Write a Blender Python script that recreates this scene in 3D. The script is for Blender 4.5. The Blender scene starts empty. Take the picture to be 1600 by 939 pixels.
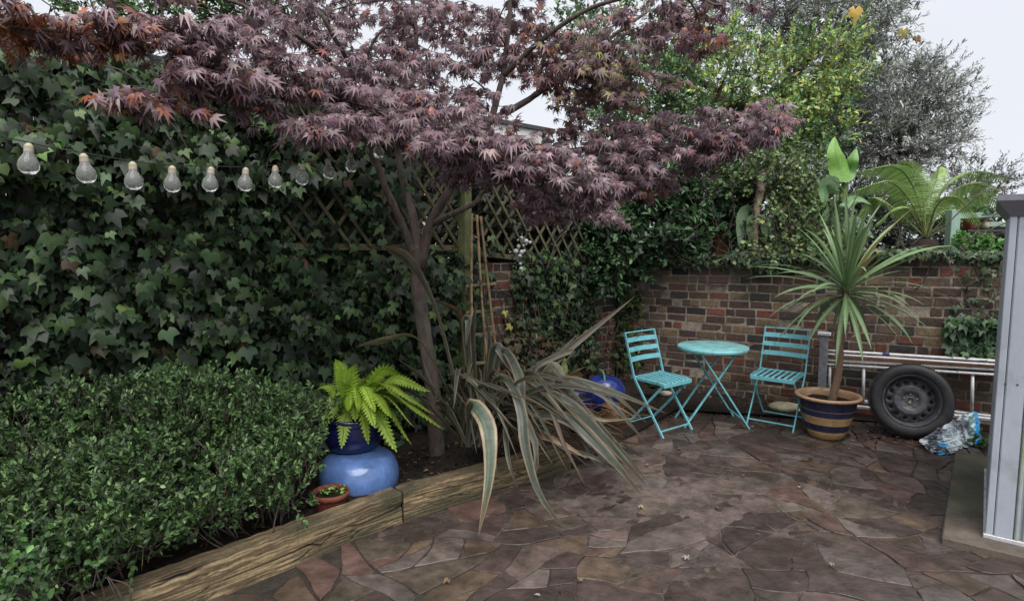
import bpy, math, random
import numpy as np
from math import radians as R, sin, cos, pi, sqrt, atan, tan
from mathutils import Vector as V

random.seed(7); rng = np.random.default_rng(7)
S = bpy.context.scene
COL = S.collection

# ------------------------------------------------------------------ camera, world, sun, exposure
CH, F = 1.66, 960.0
PITCH = atan((469.5 - 375) / F)
cd = bpy.data.cameras.new("camera"); cam = bpy.data.objects.new("camera", cd); COL.objects.link(cam)
cam.location = (0, 0, CH); cam.rotation_euler = (pi/2 - PITCH, 0, 0)
cd.sensor_width = 36; cd.lens = 36 * F / 1600; cd.clip_end = 500; cd.clip_start = 0.05
S.camera = cam

w = bpy.data.worlds.new("World"); S.world = w; w.use_nodes = True
nt = w.node_tree; bg = nt.nodes["Background"]
sky = nt.nodes.new("ShaderNodeTexSky"); sky.sky_type = 'NISHITA'; sky.sun_disc = False
sky.sun_elevation = R(56); sky.sun_rotation = R(170)
mx = nt.nodes.new("ShaderNodeMix"); mx.data_type = 'RGBA'
no = nt.nodes.new("ShaderNodeTexNoise"); no.inputs['Scale'].default_value = 1.6; no.inputs['Detail'].default_value = 4
cr = nt.nodes.new("ShaderNodeValToRGB")
cr.color_ramp.elements[0].position = .3; cr.color_ramp.elements[0].color = (.80, .83, .90, 1)
cr.color_ramp.elements[1].position = .7; cr.color_ramp.elements[1].color = (.93, .95, 1.0, 1)
sc_ = nt.nodes.new("ShaderNodeVectorMath"); sc_.operation = 'SCALE'; sc_.inputs['Scale'].default_value = 9.0
tc = nt.nodes.new("ShaderNodeTexCoord")
nt.links.new(tc.outputs['Generated'], no.inputs['Vector'])
nt.links.new(no.outputs['Fac'], cr.inputs['Fac']); nt.links.new(cr.outputs['Color'], sc_.inputs[0])
mx.inputs['Factor'].default_value = 0.9
nt.links.new(sky.outputs['Color'], mx.inputs['A']); nt.links.new(sc_.outputs['Vector'], mx.inputs['B'])
nt.links.new(mx.outputs['Result'], bg.inputs['Color']); bg.inputs['Strength'].default_value = 0.057
ld = bpy.data.lights.new("sun", 'SUN'); ld.energy = 1.8; ld.angle = R(50); ld.color = (1, .96, .92)
sun = bpy.data.objects.new("sun", ld); COL.objects.link(sun)
sun.rotation_euler = V((-cos(R(56))*sin(R(170)), -cos(R(56))*cos(R(170)), -sin(R(56)))).to_track_quat('-Z', 'Y').to_euler()
S.view_settings.view_transform = 'Standard'; S.view_settings.look = 'None'
S.view_settings.exposure = 1.02; S.view_settings.gamma = 1
S.cycles.max_bounces = 7; S.cycles.diffuse_bounces = 4; S.cycles.glossy_bounces = 3
S.cycles.transmission_bounces = 6; S.cycles.transparent_max_bounces = 6
S.cycles.use_denoising = True
S.cycles.caustics_reflective = False; S.cycles.caustics_refractive = False

# ------------------------------------------------------------------ helpers
def ray(px, py):
    a = (px - 800) / F; b = (469.5 - py) / F
    return np.array([a, cos(PITCH) + b * sin(PITCH), -sin(PITCH) + b * cos(PITCH)])
def at(px, py, Y):
    d = ray(px, py); return np.array([0, 0, CH]) + d * (Y / d[1])
def gr(px, py, z=0.0):
    d = ray(px, py); return np.array([0, 0, CH]) + d * ((z - CH) / d[2])
def onplane(px, py, p0, n):
    d = ray(px, py); o = np.array([0, 0, CH]); return o + d * (np.dot(p0 - o, n) / np.dot(d, n))
def nrm(v):
    v = np.asarray(v, float); return v / (np.linalg.norm(v, axis=-1, keepdims=True) + 1e-9)
def cr3(a, b): return np.cross(a, b)
def ipath(pts, n):
    """smooth Catmull-Rom path through pts, n samples"""
    P = np.array(pts, float)
    if len(P) == 2: t = np.linspace(0, 1, n)[:, None]; return P[0]*(1-t) + P[1]*t
    Q = np.vstack([2*P[0]-P[1], P, 2*P[-1]-P[-2]]); out = []
    for u in np.linspace(0, len(P)-1-1e-6, n):
        i = int(u); t = u - i; a, b, c, d = Q[i], Q[i+1], Q[i+2], Q[i+3]
        out.append(.5*((2*b)+(-a+c)*t+(2*a-5*b+4*c-d)*t*t+(-a+3*b-3*c+d)*t**3))
    return np.array(out)
def tag(o, label=None, cat=None, group=None, kind=None):
    if label: o['label'] = label
    if cat: o['category'] = cat
    if group: o['group'] = group
    if kind: o['kind'] = kind
    return o
def thing(name, label, cat, loc=(0, 0, 0), rz=0, group=None):
    o = bpy.data.objects.new(name, None); COL.objects.link(o); o.empty_display_size = .05
    o.location = tuple(float(c) for c in loc); o.rotation_euler = (0, 0, rz)
    return tag(o, label, cat, group)
def raw(name, verts, faces, mat, parent=None, cols=None, smooth=True, world=True):
    me = bpy.data.meshes.new(name)
    me.from_pydata([tuple(map(float, v)) for v in verts], [], [tuple(map(int, f)) for f in faces]); me.update()
    fin(me, mat, cols, smooth)
    return link(name, me, parent, world)
def fin(me, mat, cols, smooth):
    if cols is not None:
        ca = me.color_attributes.new("Col", 'FLOAT_COLOR', 'POINT')
        c = np.ones((len(me.vertices), 4), np.float32); c[:, :3] = np.asarray(cols, np.float32)[:, :3]
        ca.data.foreach_set("color", c.ravel())
    me.materials.append(mat)
    if smooth: me.polygons.foreach_set("use_smooth", [True] * len(me.polygons))
def link(name, me, parent=None, world=True):
    o = bpy.data.objects.new(name, me); COL.objects.link(o)
    if parent is not None:
        o.parent = parent
        if world:
            bpy.context.view_layer.update(); o.matrix_parent_inverse = parent.matrix_world.inverted()
    return o

class MB:
    def __init__(s): s.v = []; s.f = []; s.c = []
    def add(s, vs, fs, col=(1, 1, 1)):
        b = len(s.v); s.v.extend([tuple(map(float, p)) for p in vs]); s.f.extend([tuple(b + i for i in f) for f in fs])
        if len(vs) and np.ndim(col) == 2: s.c.extend([tuple(c) for c in col])
        else: s.c.extend([tuple(col)] * len(vs))
        return s
    def box(s, c, size, ax=None, col=(1, 1, 1), bev=0.0, jit=0.0):
        c = np.array(c, float); hx, hy, hz = np.array(size) / 2
        A = np.eye(3) if ax is None else np.array(ax)
        b = min(bev, hx*.9, hy*.9, hz*.9)
        if b <= 0:
            vs = [(x, y, z) for x in (-hx, hx) for y in (-hy, hy) for z in (-hz, hz)]
            fs = [(0, 1, 3, 2), (4, 6, 7, 5), (0, 4, 5, 1), (2, 3, 7, 6), (0, 2, 6, 4), (1, 5, 7, 3)]
        else:
            vs = []; 
            for x in (-1, 1):
                for y in (-1, 1):
                    for z in (-1, 1):
                        vs += [(x*hx, y*(hy-b), z*(hz-b)), (x*(hx-b), y*hy, z*(hz-b)), (x*(hx-b), y*(hy-b), z*hz)]
            I = lambda x, y, z, k: ((x*2+y)*2+z)*3+k
            fs = [(I(0,0,0,0),I(0,0,1,0),I(0,1,1,0),I(0,1,0,0)), (I(1,0,0,0),I(1,1,0,0),I(1,1,1,0),I(1,0,1,0)),
                  (I(0,0,0,1),I(1,0,0,1),I(1,0,1,1),I(0,0,1,1)), (I(0,1,0,1),I(0,1,1,1),I(1,1,1,1),I(1,1,0,1)),
                  (I(0,0,0,2),I(0,1,0,2),I(1,1,0,2),I(1,0,0,2)), (I(0,0,1,2),I(1,0,1,2),I(1,1,1,2),I(0,1,1,2))]
            for a in (0, 1):
                for c_ in (0, 1):
                    fs += [(I(a,c_,0,0),I(a,c_,0,1),I(a,c_,1,1),I(a,c_,1,0)), (I(a,0,c_,0),I(a,1,c_,0),I(a,1,c_,2),I(a,0,c_,2)),
                           (I(0,a,c_,1),I(1,a,c_,1),I(1,a,c_,2),I(0,a,c_,2))]
                    for d in (0, 1): fs.append((I(a,c_,d,0),I(a,c_,d,1),I(a,c_,d,2)))
        vs = np.array(vs)
        if jit: vs = vs + rng.normal(0, jit, vs.shape)
        return s.add(vs @ A + c, fs, col)
    def beam(s, a, b, w_, h_, up=(0, 0, 1), col=(1, 1, 1), bev=0.002, jit=0):
        a = np.array(a, float); b = np.array(b, float); d = nrm(b - a); sd = nrm(cr3(d, np.array(up, float))); u = cr3(sd, d)
        return s.box((a+b)/2, (np.linalg.norm(b-a), w_, h_), [d, sd, u], col, bev, jit)
    def tube(s, pts, r, n=8, col=(1, 1, 1), cap=True):
        P = np.array(pts, float); m = len(P); rr = np.full(m, r) if np.isscalar(r) else np.array(r, float)
        T = nrm(np.gradient(P, axis=0)); ref = np.array([0, 0, 1.]) if abs(T[0][2]) < .9 else np.array([1., 0, 0])
        u = nrm(cr3(T[0], ref)); vs = []
        for i in range(m):
            u = nrm(u - T[i]*np.dot(u, T[i])); v_ = cr3(T[i], u)
            for k in range(n):
                a = 2*pi*k/n; vs.append(P[i] + rr[i]*(cos(a)*u + sin(a)*v_))
        fs = [(i*n+k, i*n+(k+1) % n, (i+1)*n+(k+1) % n, (i+1)*n+k) for i in range(m-1) for k in range(n)]
        if cap: fs += [tuple(range(n))[::-1], tuple((m-1)*n+k for k in range(n))]
        return s.add(vs, fs, col)
    def lathe(s, prof, c=(0, 0, 0), n=40, cols=None, ax=None, wob=0):
        c = np.array(c, float); A = np.eye(3) if ax is None else np.array(ax); vs = []; cc = []
        for j, (r, z) in enumerate(prof):
            for k in range(n):
                a = 2*pi*k/n; q = r*(1+wob*sin(3*a+j*.3)); vs.append(np.array([q*cos(a), q*sin(a), z]) @ A + c)
                cc.append(cols[j] if cols is not None else (1, 1, 1))
        fs = [(j*n+k, j*n+(k+1) % n, (j+1)*n+(k+1) % n, (j+1)*n+k) for j in range(len(prof)-1) for k in range(n)]
        return s.add(vs, fs, cc)
    def strip(s, pts, wid, side, col, across=None, fold=0.0, nacross=4):
        """a blade: centre line pts, half widths wid, side vectors; col = function(u in -1..1, t) or colour"""
        P = np.array(pts, float); m = len(P); T = nrm(np.gradient(P, axis=0)); S_ = np.array(side, float)
        if S_.ndim == 1: S_ = np.tile(S_, (m, 1))
        S_ = nrm(S_ - T*np.sum(S_*T, 1)[:, None]); N = cr3(S_, T); us = np.linspace(-1, 1, nacross+1); vs = []; cc = []
        for i in range(m):
            for u in us:
                vs.append(P[i] + S_[i]*u*wid[i] + N[i]*(abs(u)*fold*wid[i]))
                cc.append(col(u, i/(m-1)) if callable(col) else col)
        k = nacross+1
        fs = [(i*k+j, i*k+j+1, (i+1)*k+j+1, (i+1)*k+j) for i in range(m-1) for j in range(nacross)]
        return s.add(vs, fs, cc)
    def build(s, name, mat, parent=None, smooth=True, world=True):
        return raw(name, s.v, s.f, mat, parent, s.c, smooth, world)

# leaf templates: x across, y to the tip, z normal
def lobes(angs, lens, notch, back=.12, droop=.12, fold=.06):
    """angs from one side to the other, notch radii between"""
    v = [(0, 0, 0.0)]; f = []; n = len(angs)
    nts = [(angs[0]-28, back)] + [((angs[i]+angs[i+1])/2, notch) for i in range(n-1)] + [(angs[-1]+28, back)]
    for a, r in nts: v.append((r*sin(R(a)), r*cos(R(a)), fold))
    for a, r in zip(angs, lens): v.append((r*sin(R(a)), r*cos(R(a)), -droop*r))
    for i in range(n): f.append((0, 1+i, 2+n+i, 2+i))
    return np.array(v, float), np.array(f)
L_MAPLE = lobes([-118, -80, -40, 0, 40, 80, 118], [.38, .68, .9, 1.0, .9, .68, .38], .30, .1, .14, .03)
L_IVY = lobes([-110, -58, 0, 58, 110], [.42, .70, 1.0, .70, .42], .52, .30, .16, .08)
L_OVAL = (np.array([(0,0,0),(-.24,.32,.08),(-.2,.7,.06),(0,1,-.06),(.2,.7,.06),(.24,.32,.08)], float), np.array([(0,1,2,3),(0,3,4,5)]))
L_NARROW = (np.array([(0,0,0),(-.13,.35,.02),(-.10,.7,.02),(0,1,-.03),(.10,.7,.02),(.13,.35,.02)], float), np.array([(0,1,2,3),(0,3,4,5)]))
L_ROUND = (np.array([(0,0,0),(-.34,.3,.1),(-.34,.72,.08),(0,1,0),(.34,.72,.08),(.34,.3,.1)], float), np.array([(0,1,2,3),(0,3,4,5)]))

def leaves(name, tpl, pos, tip, nor, size, col, mat, parent=None, smooth=False):
    tv, tf = tpl; pos = np.asarray(pos, float); n = len(pos)
    tip = nrm(tip); x = nrm(np.cross(tip, nor)); z = np.cross(x, tip); size = np.broadcast_to(np.asarray(size, float), (n,))
    vv = tv[None]*np.ones((n, 1, 1)); vv[:, :, 2] *= rng.uniform(.3, 2.2, (n, 1)); vv[:, :, 0] *= rng.uniform(.8, 1.12, (n, 1))
    W = pos[:, None, :] + size[:, None, None]*(vv[:, :, 0:1]*x[:, None] + vv[:, :, 1:2]*tip[:, None] + vv[:, :, 2:3]*z[:, None])
    W = W.reshape(-1, 3); k = len(tv); m = tf.shape[1]
    Fc = (tf[None] + (np.arange(n)*k)[:, None, None]).reshape(-1)
    me = bpy.data.meshes.new(name); me.vertices.add(len(W)); me.vertices.foreach_set("co", W.astype(np.float32).ravel())
    nf = n*len(tf); me.loops.add(nf*m); me.loops.foreach_set("vertex_index", Fc.astype(np.int32))
    me.polygons.add(nf); me.polygons.foreach_set("loop_start", (np.arange(nf)*m).astype(np.int32))
    me.update(calc_edges=True); me.validate()
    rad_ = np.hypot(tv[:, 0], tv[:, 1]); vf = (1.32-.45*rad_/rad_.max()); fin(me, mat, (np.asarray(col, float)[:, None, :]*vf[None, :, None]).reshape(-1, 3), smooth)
    return link(name, me, parent)
def rvec(n): return nrm(rng.normal(size=(n, 3)))
def palette(n, cols, wts, var=.18):
    cols = np.array(cols, float); w_ = np.array(wts, float); idx = rng.choice(len(cols), n, p=w_/w_.sum())
    return np.clip(cols[idx]*rng.normal(1, var, (n, 1))*rng.normal(1, .05, (n, 3)), .004, .95)

# ------------------------------------------------------------------ materials
def newmat(name):
    m = bpy.data.materials.new(name); m.use_nodes = True; return m, m.node_tree, m.node_tree.nodes["Principled BSDF"]
def N(t, kind, **kw):
    n = t.nodes.new(kind)
    for k, v in kw.items():
        if k in n.inputs.keys(): n.inputs[k].default_value = v
        else: setattr(n, k, v)
    return n
def mat_simple(name, base=(1, 1, 1), rough=.6, vcol=False, nscale=12, namt=.35, bump=.2, bscale=40, stretch=None, metal=0, spec=.5,
               dirt=None, dirt_scale=3, dirt_lo=.5, dirt_hi=.65, coat=0, roughvar=.1):
    m, t, b = newmat(name); b.inputs['Roughness'].default_value = rough; b.inputs['Metallic'].default_value = metal
    b.inputs['Specular IOR Level'].default_value = spec; b.inputs['Coat Weight'].default_value = coat
    g = N(t, "ShaderNodeTexCoord"); mp = N(t, "ShaderNodeMapping"); t.links.new(g.outputs['Object'], mp.inputs['Vector'])
    if stretch:
        mp.inputs['Rotation'].default_value = (0, 0, stretch[3]); mp.inputs['Scale'].default_value = stretch[:3]
    n1 = N(t, "ShaderNodeTexNoise", Scale=nscale, Detail=6.0, Roughness=.65); t.links.new(mp.outputs[0], n1.inputs['Vector'])
    rm = N(t, "ShaderNodeMapRange"); t.links.new(n1.outputs['Fac'], rm.inputs['Value'])
    rm.inputs['From Min'].default_value = .3; rm.inputs['From Max'].default_value = .7
    rm.inputs['To Min'].default_value = 1-namt; rm.inputs['To Max'].default_value = 1+namt
    if vcol: src = N(t, "ShaderNodeVertexColor", layer_name="Col").outputs['Color']
    else: c = N(t, "ShaderNodeRGB"); c.outputs[0].default_value = (*base, 1); src = c.outputs[0]
    vm = N(t, "ShaderNodeVectorMath", operation='SCALE'); t.links.new(src, vm.inputs[0]); t.links.new(rm.outputs[0], vm.inputs['Scale'])
    out = vm.outputs[0]
    if dirt:
        n3 = N(t, "ShaderNodeTexNoise", Scale=dirt_scale, Detail=8.0, Roughness=.7); t.links.new(g.outputs['Object'], n3.inputs['Vector'])
        r3 = N(t, "ShaderNodeMapRange"); t.links.new(n3.outputs['Fac'], r3.inputs['Value'])
        r3.inputs['From Min'].default_value = dirt_lo; r3.inputs['From Max'].default_value = dirt_hi
        mm = N(t, "ShaderNodeMix", data_type='RGBA'); t.links.new(r3.outputs[0], mm.inputs['Factor'])
        t.links.new(out, mm.inputs['A']); mm.inputs['B'].default_value = (*dirt, 1); out = mm.outputs['Result']
    t.links.new(out, b.inputs['Base Color'])
    n2 = N(t, "ShaderNodeTexNoise", Scale=bscale, Detail=5.0); t.links.new(mp.outputs[0], n2.inputs['Vector'])
    bp = N(t, "ShaderNodeBump", Strength=bump, Distance=.01); t.links.new(n2.outputs['Fac'], bp.inputs['Height']); t.links.new(bp.outputs[0], b.inputs['Normal'])
    if roughvar:
        r2 = N(t, "ShaderNodeMapRange"); t.links.new(n1.outputs['Fac'], r2.inputs['Value'])
        r2.inputs['From Min'].default_value = .3; r2.inputs['From Max'].default_value = .7
        r2.inputs['To Min'].default_value = max(0, rough-roughvar); r2.inputs['To Max'].default_value = min(1, rough+roughvar)
        t.links.new(r2.outputs[0], b.inputs['Roughness'])
    return m
def mat_leaf(name, rough=.5, trans=.2, spec=.5, mottling=.25):
    m, t, b = newmat(name); b.inputs['Roughness'].default_value = rough; b.inputs['Specular IOR Level'].default_value = spec
    vc = N(t, "ShaderNodeVertexColor", layer_name="Col"); g = N(t, "ShaderNodeTexCoord")
    n1 = N(t, "ShaderNodeTexNoise", Scale=45.0, Detail=3.0); t.links.new(g.outputs['Object'], n1.inputs['Vector'])
    rm = N(t, "ShaderNodeMapRange"); t.links.new(n1.outputs['Fac'], rm.inputs['Value'])
    rm.inputs['To Min'].default_value = 1-mottling*1.6; rm.inputs['To Max'].default_value = 1+mottling*1.6
    vm = N(t, "ShaderNodeVectorMath", operation='SCALE'); t.links.new(vc.outputs['Color'], vm.inputs[0]); t.links.new(rm.outputs[0], vm.inputs['Scale'])
    t.links.new(vm.outputs[0], b.inputs['Base Color'])
    tr = N(t, "ShaderNodeBsdfTranslucent"); t.links.new(vm.outputs[0], tr.inputs['Color'])
    ms = N(t, "ShaderNodeMixShader"); ms.inputs[0].default_value = trans
    t.links.new(b.outputs[0], ms.inputs[1]); t.links.new(tr.outputs[0], ms.inputs[2]); t.links.new(ms.outputs[0], t.nodes["Material Output"].inputs['Surface'])
    return m

M = {}
M['leaf'] = mat_leaf("leaf", .48, .18)
M['ivyleaf'] = mat_leaf("ivy_leaf", .48, .12, .4)
M['mapleleaf'] = mat_leaf("maple_leaf", .40, .32, .7)
M['blade'] = mat_leaf("blade", .42, .15, .5, .15)
M['bark'] = mat_simple("bark", (.095, .07, .06), .88, nscale=26, namt=.55, bump=1.0, bscale=45, stretch=(1, 1, .22, 0), dirt=(.13, .135, .09), dirt_scale=9, dirt_lo=.52, dirt_hi=.72)
M['palebark'] = mat_simple("pale_bark", (.42, .32, .24), .85, nscale=22, bump=.5, bscale=50, stretch=(1, 1, 3, 0))
M['stone'] = mat_simple("paving_stone", vcol=True, rough=.42, nscale=9, namt=.42, bump=.6, bscale=26, dirt=(.024, .019, .014), dirt_scale=1.5, dirt_lo=.44, dirt_hi=.70, roughvar=.2)
M['soil'] = mat_simple("soil", (.022, .017, .013), .95, nscale=30, namt=.6, bump=1.0, bscale=50, roughvar=0, spec=.2)
M['grout'] = mat_simple("grout", vcol=True, rough=.75, nscale=14, namt=.5, bump=.9, bscale=60, dirt=(.028, .026, .016), dirt_scale=2.5, spec=.4)
M['brick'] = mat_simple("brick", vcol=True, rough=.88, nscale=35, namt=.35, bump=.7, bscale=70, dirt=(.03, .034, .02), dirt_scale=2.2, dirt_lo=.52, dirt_hi=.72, spec=.3)
M['mortar'] = mat_simple("mortar", (.30, .26, .21), .95, nscale=16, namt=.5, bump=.8, bscale=70, dirt=(.06, .058, .04), dirt_scale=3.4, dirt_lo=.46, dirt_hi=.7, spec=.2)
M['timber'] = mat_simple("weathered_timber", vcol=True, rough=.85, nscale=50, namt=.3, bump=.3, bscale=90)
M['treated'] = mat_simple("trellis_timber", vcol=True, rough=.85, nscale=30, namt=.35, bump=.4, bscale=60, dirt=(.05, .06, .03), dirt_scale=4)
M['fence'] = mat_simple("fence_wood", (.03, .025, .02), .9)
M['aqua'] = mat_simple("aqua_paint", (.19, .55, .62), .42, nscale=25, namt=.12, bump=.12, bscale=50, dirt=(.13, .12, .08), dirt_scale=13, dirt_lo=.55, dirt_hi=.66)
M['aquatop'] = mat_simple("aqua_top", (.22, .54, .57), .38, nscale=10, namt=.2, bump=.12, bscale=30, dirt=(.17, .25, .2), dirt_scale=7, dirt_lo=.46, dirt_hi=.7)
M['glaze_light'] = mat_simple("light_blue_glaze", (.10, .185, .42), .22, nscale=9, namt=.35, bump=.08, bscale=14, coat=.4)
M['glaze_dark'] = mat_simple("dark_blue_glaze", (.010, .013, .075), .25, nscale=9, namt=.3, bump=.06, bscale=14, coat=.4)
M['glaze_mid'] = mat_simple("cobalt_glaze", (.02, .04, .22), .2, nscale=9, namt=.3, bump=.06, bscale=14, coat=.5)
M['terracotta'] = mat_simple("terracotta", (.20, .055, .032), .75, nscale=20, bump=.3, dirt=(.08, .05, .03))
M['buffclay'] = mat_simple("buff_clay", (.42, .2, .11), .85, nscale=20, bump=.4, dirt=(.2, .13, .07))
M['amber'] = mat_simple("amber_glaze", (.10, .05, .022), .35, nscale=14, namt=.5)
M['potglaze'] = mat_simple("banded_glaze", vcol=True, rough=.3, nscale=16, namt=.2, bump=.12, bscale=25, coat=.2)
M['rubber'] = mat_simple("tyre_rubber", (.03, .03, .034), .6, nscale=30, namt=.3, bump=.3, bscale=90, dirt=(.05, .047, .042), dirt_scale=8)
M['steel'] = mat_simple("black_steel", (.11, .112, .125), .4, nscale=24, namt=.4, bump=.15, metal=.0, dirt=(.06, .055, .05), dirt_scale=14)
M['hubmetal'] = mat_simple("hub_metal", (.3, .27, .22), .5, metal=.7, nscale=40)
M['alu'] = mat_simple("aluminium", (.62, .62, .63), .45, nscale=30, namt=.2, metal=.35, dirt=(.25, .24, .22), dirt_scale=12, dirt_lo=.55, dirt_hi=.75)
M['white'] = mat_simple("white_plastic", (.72, .71, .72), .5, nscale=30, namt=.12, dirt=(.35, .33, .3), dirt_scale=10, dirt_lo=.56, dirt_hi=.75)
M['greyboard'] = mat_simple("grey_board", (.22, .23, .25), .6, nscale=20)
M['batten'] = mat_simple("brown_batten", (.30, .15, .085), .75, nscale=30)
M['tape'] = mat_simple("blue_tape", (.03, .04, .18), .5)
M['shed'] = mat_simple("grey_shed_panel", (.40, .44, .50), .5, nscale=7, namt=.09, bump=.1, bscale=90, stretch=(1, 1, .3, 0), dirt=(.27, .29, .30), dirt_scale=4, dirt_lo=.54, dirt_hi=.8)
M['shedroof'] = mat_simple("shed_roof", (.20, .20, .23), .55, nscale=7, namt=.15)
M['mosspanel'] = mat_simple("mossy_panel", (.36, .40, .42), .6, nscale=9, namt=.15, dirt=(.26, .32, .14), dirt_scale=3, dirt_lo=.42, dirt_hi=.7)
M['slab'] = mat_simple("slab_stone", vcol=True, rough=.75, nscale=6, namt=.35, bump=.4, bscale=50, dirt=(.04, .045, .024), dirt_scale=2.4, dirt_lo=.42, dirt_hi=.7)
M['cane'] = mat_simple("bamboo_cane", (.34, .24, .13), .6, nscale=12, namt=.4, stretch=(1, 1, .2, 0), dirt=(.09, .07, .05), dirt_scale=12)
M['sage'] = mat_simple("sage_paint", (.27, .40, .33), .6, nscale=12, namt=.1)
M['render'] = mat_simple("cream_render", (.66, .62, .46), .9, nscale=8, namt=.08)
M['cladding'] = mat_simple("pale_cladding", (.62, .64, .66), .7, nscale=8, namt=.1)
M['dark'] = mat_simple("dark_gutter", (.05, .05, .055), .5)
M['pane'] = mat_simple("window_pane", (.05, .06, .07), .1)
M['wire'] = mat_simple("black_wire", (.02, .02, .02), .6)
M['cap'] = mat_simple("bulb_cap", (.42, .38, .27), .55, nscale=60, namt=.15)
M['litter'] = mat_leaf("dead_leaf", .8, .1, .3)
M['ceramic'] = mat_simple("ceramic_white", (.55, .56, .6), .25)
m, t, b = newmat("bulb_glass"); b.inputs['Transmission Weight'].default_value = .84; b.inputs['Roughness'].default_value = .05
b.inputs['IOR'].default_value = 1.32; b.inputs['Base Color'].default_value = (.93, .96, .92, 1); M['glass'] = m
# crumpled printed plastic sack
m, t, b = newmat("printed_plastic"); b.inputs['Roughness'].default_value = .28
vc = N(t, "ShaderNodeVertexColor", layer_name="Col"); g = N(t, "ShaderNodeTexCoord")
n1 = N(t, "ShaderNodeTexNoise", Scale=6.0, Detail=6.0, Distortion=1.5); t.links.new(g.outputs['Object'], n1.inputs['Vector'])
rp = N(t, "ShaderNodeValToRGB"); e = rp.color_ramp.elements; e[0].position = .44; e[0].color = (.05, .05, .08, 1); e[1].position = .48; e[1].color = (.45, .47, .52, 1)
e2 = rp.color_ramp.elements.new(.54); e2.color = (.9, .95, .95, 1)
t.links.new(n1.outputs['Fac'], rp.inputs['Fac']); mm = N(t, "ShaderNodeMix", data_type='RGBA', blend_type='MULTIPLY')
mm.inputs['Factor'].default_value = .85; t.links.new(vc.outputs['Color'], mm.inputs['A']); t.links.new(rp.outputs['Color'], mm.inputs['B'])
sat = N(t, "ShaderNodeMix", data_type='RGBA'); t.links.new(vc.outputs['Alpha'], sat.inputs['Factor'])
sp = N(t, "ShaderNodeSeparateColor"); t.links.new(vc.outputs['Color'], sp.inputs[0])
mr = N(t, "ShaderNodeMapRange"); t.links.new(sp.outputs['Red'], mr.inputs['Value']); mr.inputs['From Min'].default_value = .15; mr.inputs['From Max'].default_value = .3
t.links.new(mr.outputs[0], sat.inputs['Factor']); t.links.new(vc.outputs['Color'], sat.inputs['A']); t.links.new(mm.outputs['Result'], sat.inputs['B'])
t.links.new(sat.outputs['Result'], b.inputs['Base Color']); M['sack'] = m

# ------------------------------------------------------------------ layout of the walls
BW_B = np.array([3.80, 5.37, 0]); BW_D = nrm([.82, -.57, 0]); BW_N = np.array([BW_D[1], -BW_D[0], 0])
K = np.array([1.23, 7.16, 0])                                   # corner where the two walls meet
LW_D = nrm([-.72, -.69, 0]); LW_N = np.array([-LW_D[1], LW_D[0], 0])   # points into the garden
if LW_N[1] > 0: LW_N = -LW_N
if BW_N[1] > 0: BW_N = -BW_N
def lw(px, py, off=0.0): return onplane(px, py, K + LW_N*off, LW_N)
def bw(px, py, off=0.0): return onplane(px, py, BW_B + BW_N*off, BW_N)
def lws(s, z, off=0.0): return K + LW_D*s + LW_N*off + np.array([0, 0, z])

# ------------------------------------------------------------------ ground
gm = MB(); gm.add([(-150, -60, -.03), (150, -60, -.03), (150, 260, -.03), (-150, 260, -.03)], [(0, 1, 2, 3)])
tag(gm.build("ground", M['soil'], smooth=False), kind='structure')
# bed edge line
EA = gr(190, 925, .2); EB = gr(629, 767, .2); EC = gr(893, 694, .2)
EA2 = EA + (EA-EB)*.9
# crazy paving: clipped voronoi cells
def clip(poly, p, n):
    out = []
    for i in range(len(poly)):
        a, b_ = poly[i], poly[(i+1) % len(poly)]; da = np.dot(a-p, n); db = np.dot(b_-p, n)
        if da <= 0: out.append(a)
        if (da < 0 < db) or (db < 0 < da): out.append(a + (b_-a)*(da/(da-db)))
    return out
pm = MB(); cells = []
def parea(P): P = np.array(P); x, y = P[:, 0], P[:, 1]; return .5*abs(np.dot(x, np.roll(y, -1))-np.dot(y, np.roll(x, -1)))
def split(P, target, depth=0):
    """real crazy paving reads as broken slabs: cut across the long axis, slightly skewed, until small enough"""
    if parea(P) < target or depth > 14: cells.append(P); return
    A_ = np.array(P); c = A_.mean(0)
    # walk to a random point near the middle, cut roughly square to the longest direction
    w_, v_ = np.linalg.eigh(np.cov((A_-c).T)); ax = v_[:, 1]; an = math.atan2(ax[1], ax[0])+rng.normal(0, .34)
    n_ = np.array([cos(an), sin(an)]); p = c+rng.normal(0, .16, 2)*sqrt(parea(P))
    a, b_ = clip(P, p, n_), clip(P, p, -n_)
    if len(a) < 3 or len(b_) < 3: cells.append(P); return
    t2 = rng.choice([.022, .045, .07, .10, .13]) if parea(P) < .6 else target
    split(a, t2 if rng.random() < .5 else target, depth+1); split(b_, t2, depth+1)
cq = [np.array(q) for q in ((-2.9, .9), (5.9, .6), (6.0, 7.6), (-3.0, 7.4))]; split(cq, .075)
def warp(q):
    """bends every break line, so no cut runs straight across the patio"""
    x, y = q; return np.array([x+.10*sin(y*1.9+x*.8)+.05*sin(y*4.3-x*2.1)+.018*sin(y*11+x*7), y+.10*sin(x*1.7-y*.7+1)+.05*sin(x*4.7+y*2.3)+.018*sin(x*12-y*6)])
STC = [(.130, .102, .088), (.105, .080, .070), (.075, .055, .048), (.118, .078, .066), (.096, .083, .064), (.150, .128, .112), (.125, .094, .066), (.064, .050, .045), (.12, .105, .095)]
def smear(x, y):
    """where old grout has spread over the stones: the middle of the patio"""
    m_ = math.exp(-(((x-1.15)/1.5)**2+((y-3.9)/1.25)**2)*1.1)
    return m_*(.75+.6*noise2(x*1.3, y*1.5, 4))
def noise2(x, y, s=0): return (np.sin(x*3.1+s)+np.sin(y*4.3+s*2+1)+np.sin((x+y)*6.7+s*3)+np.sin((x-y)*9.1+s))/4
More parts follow.
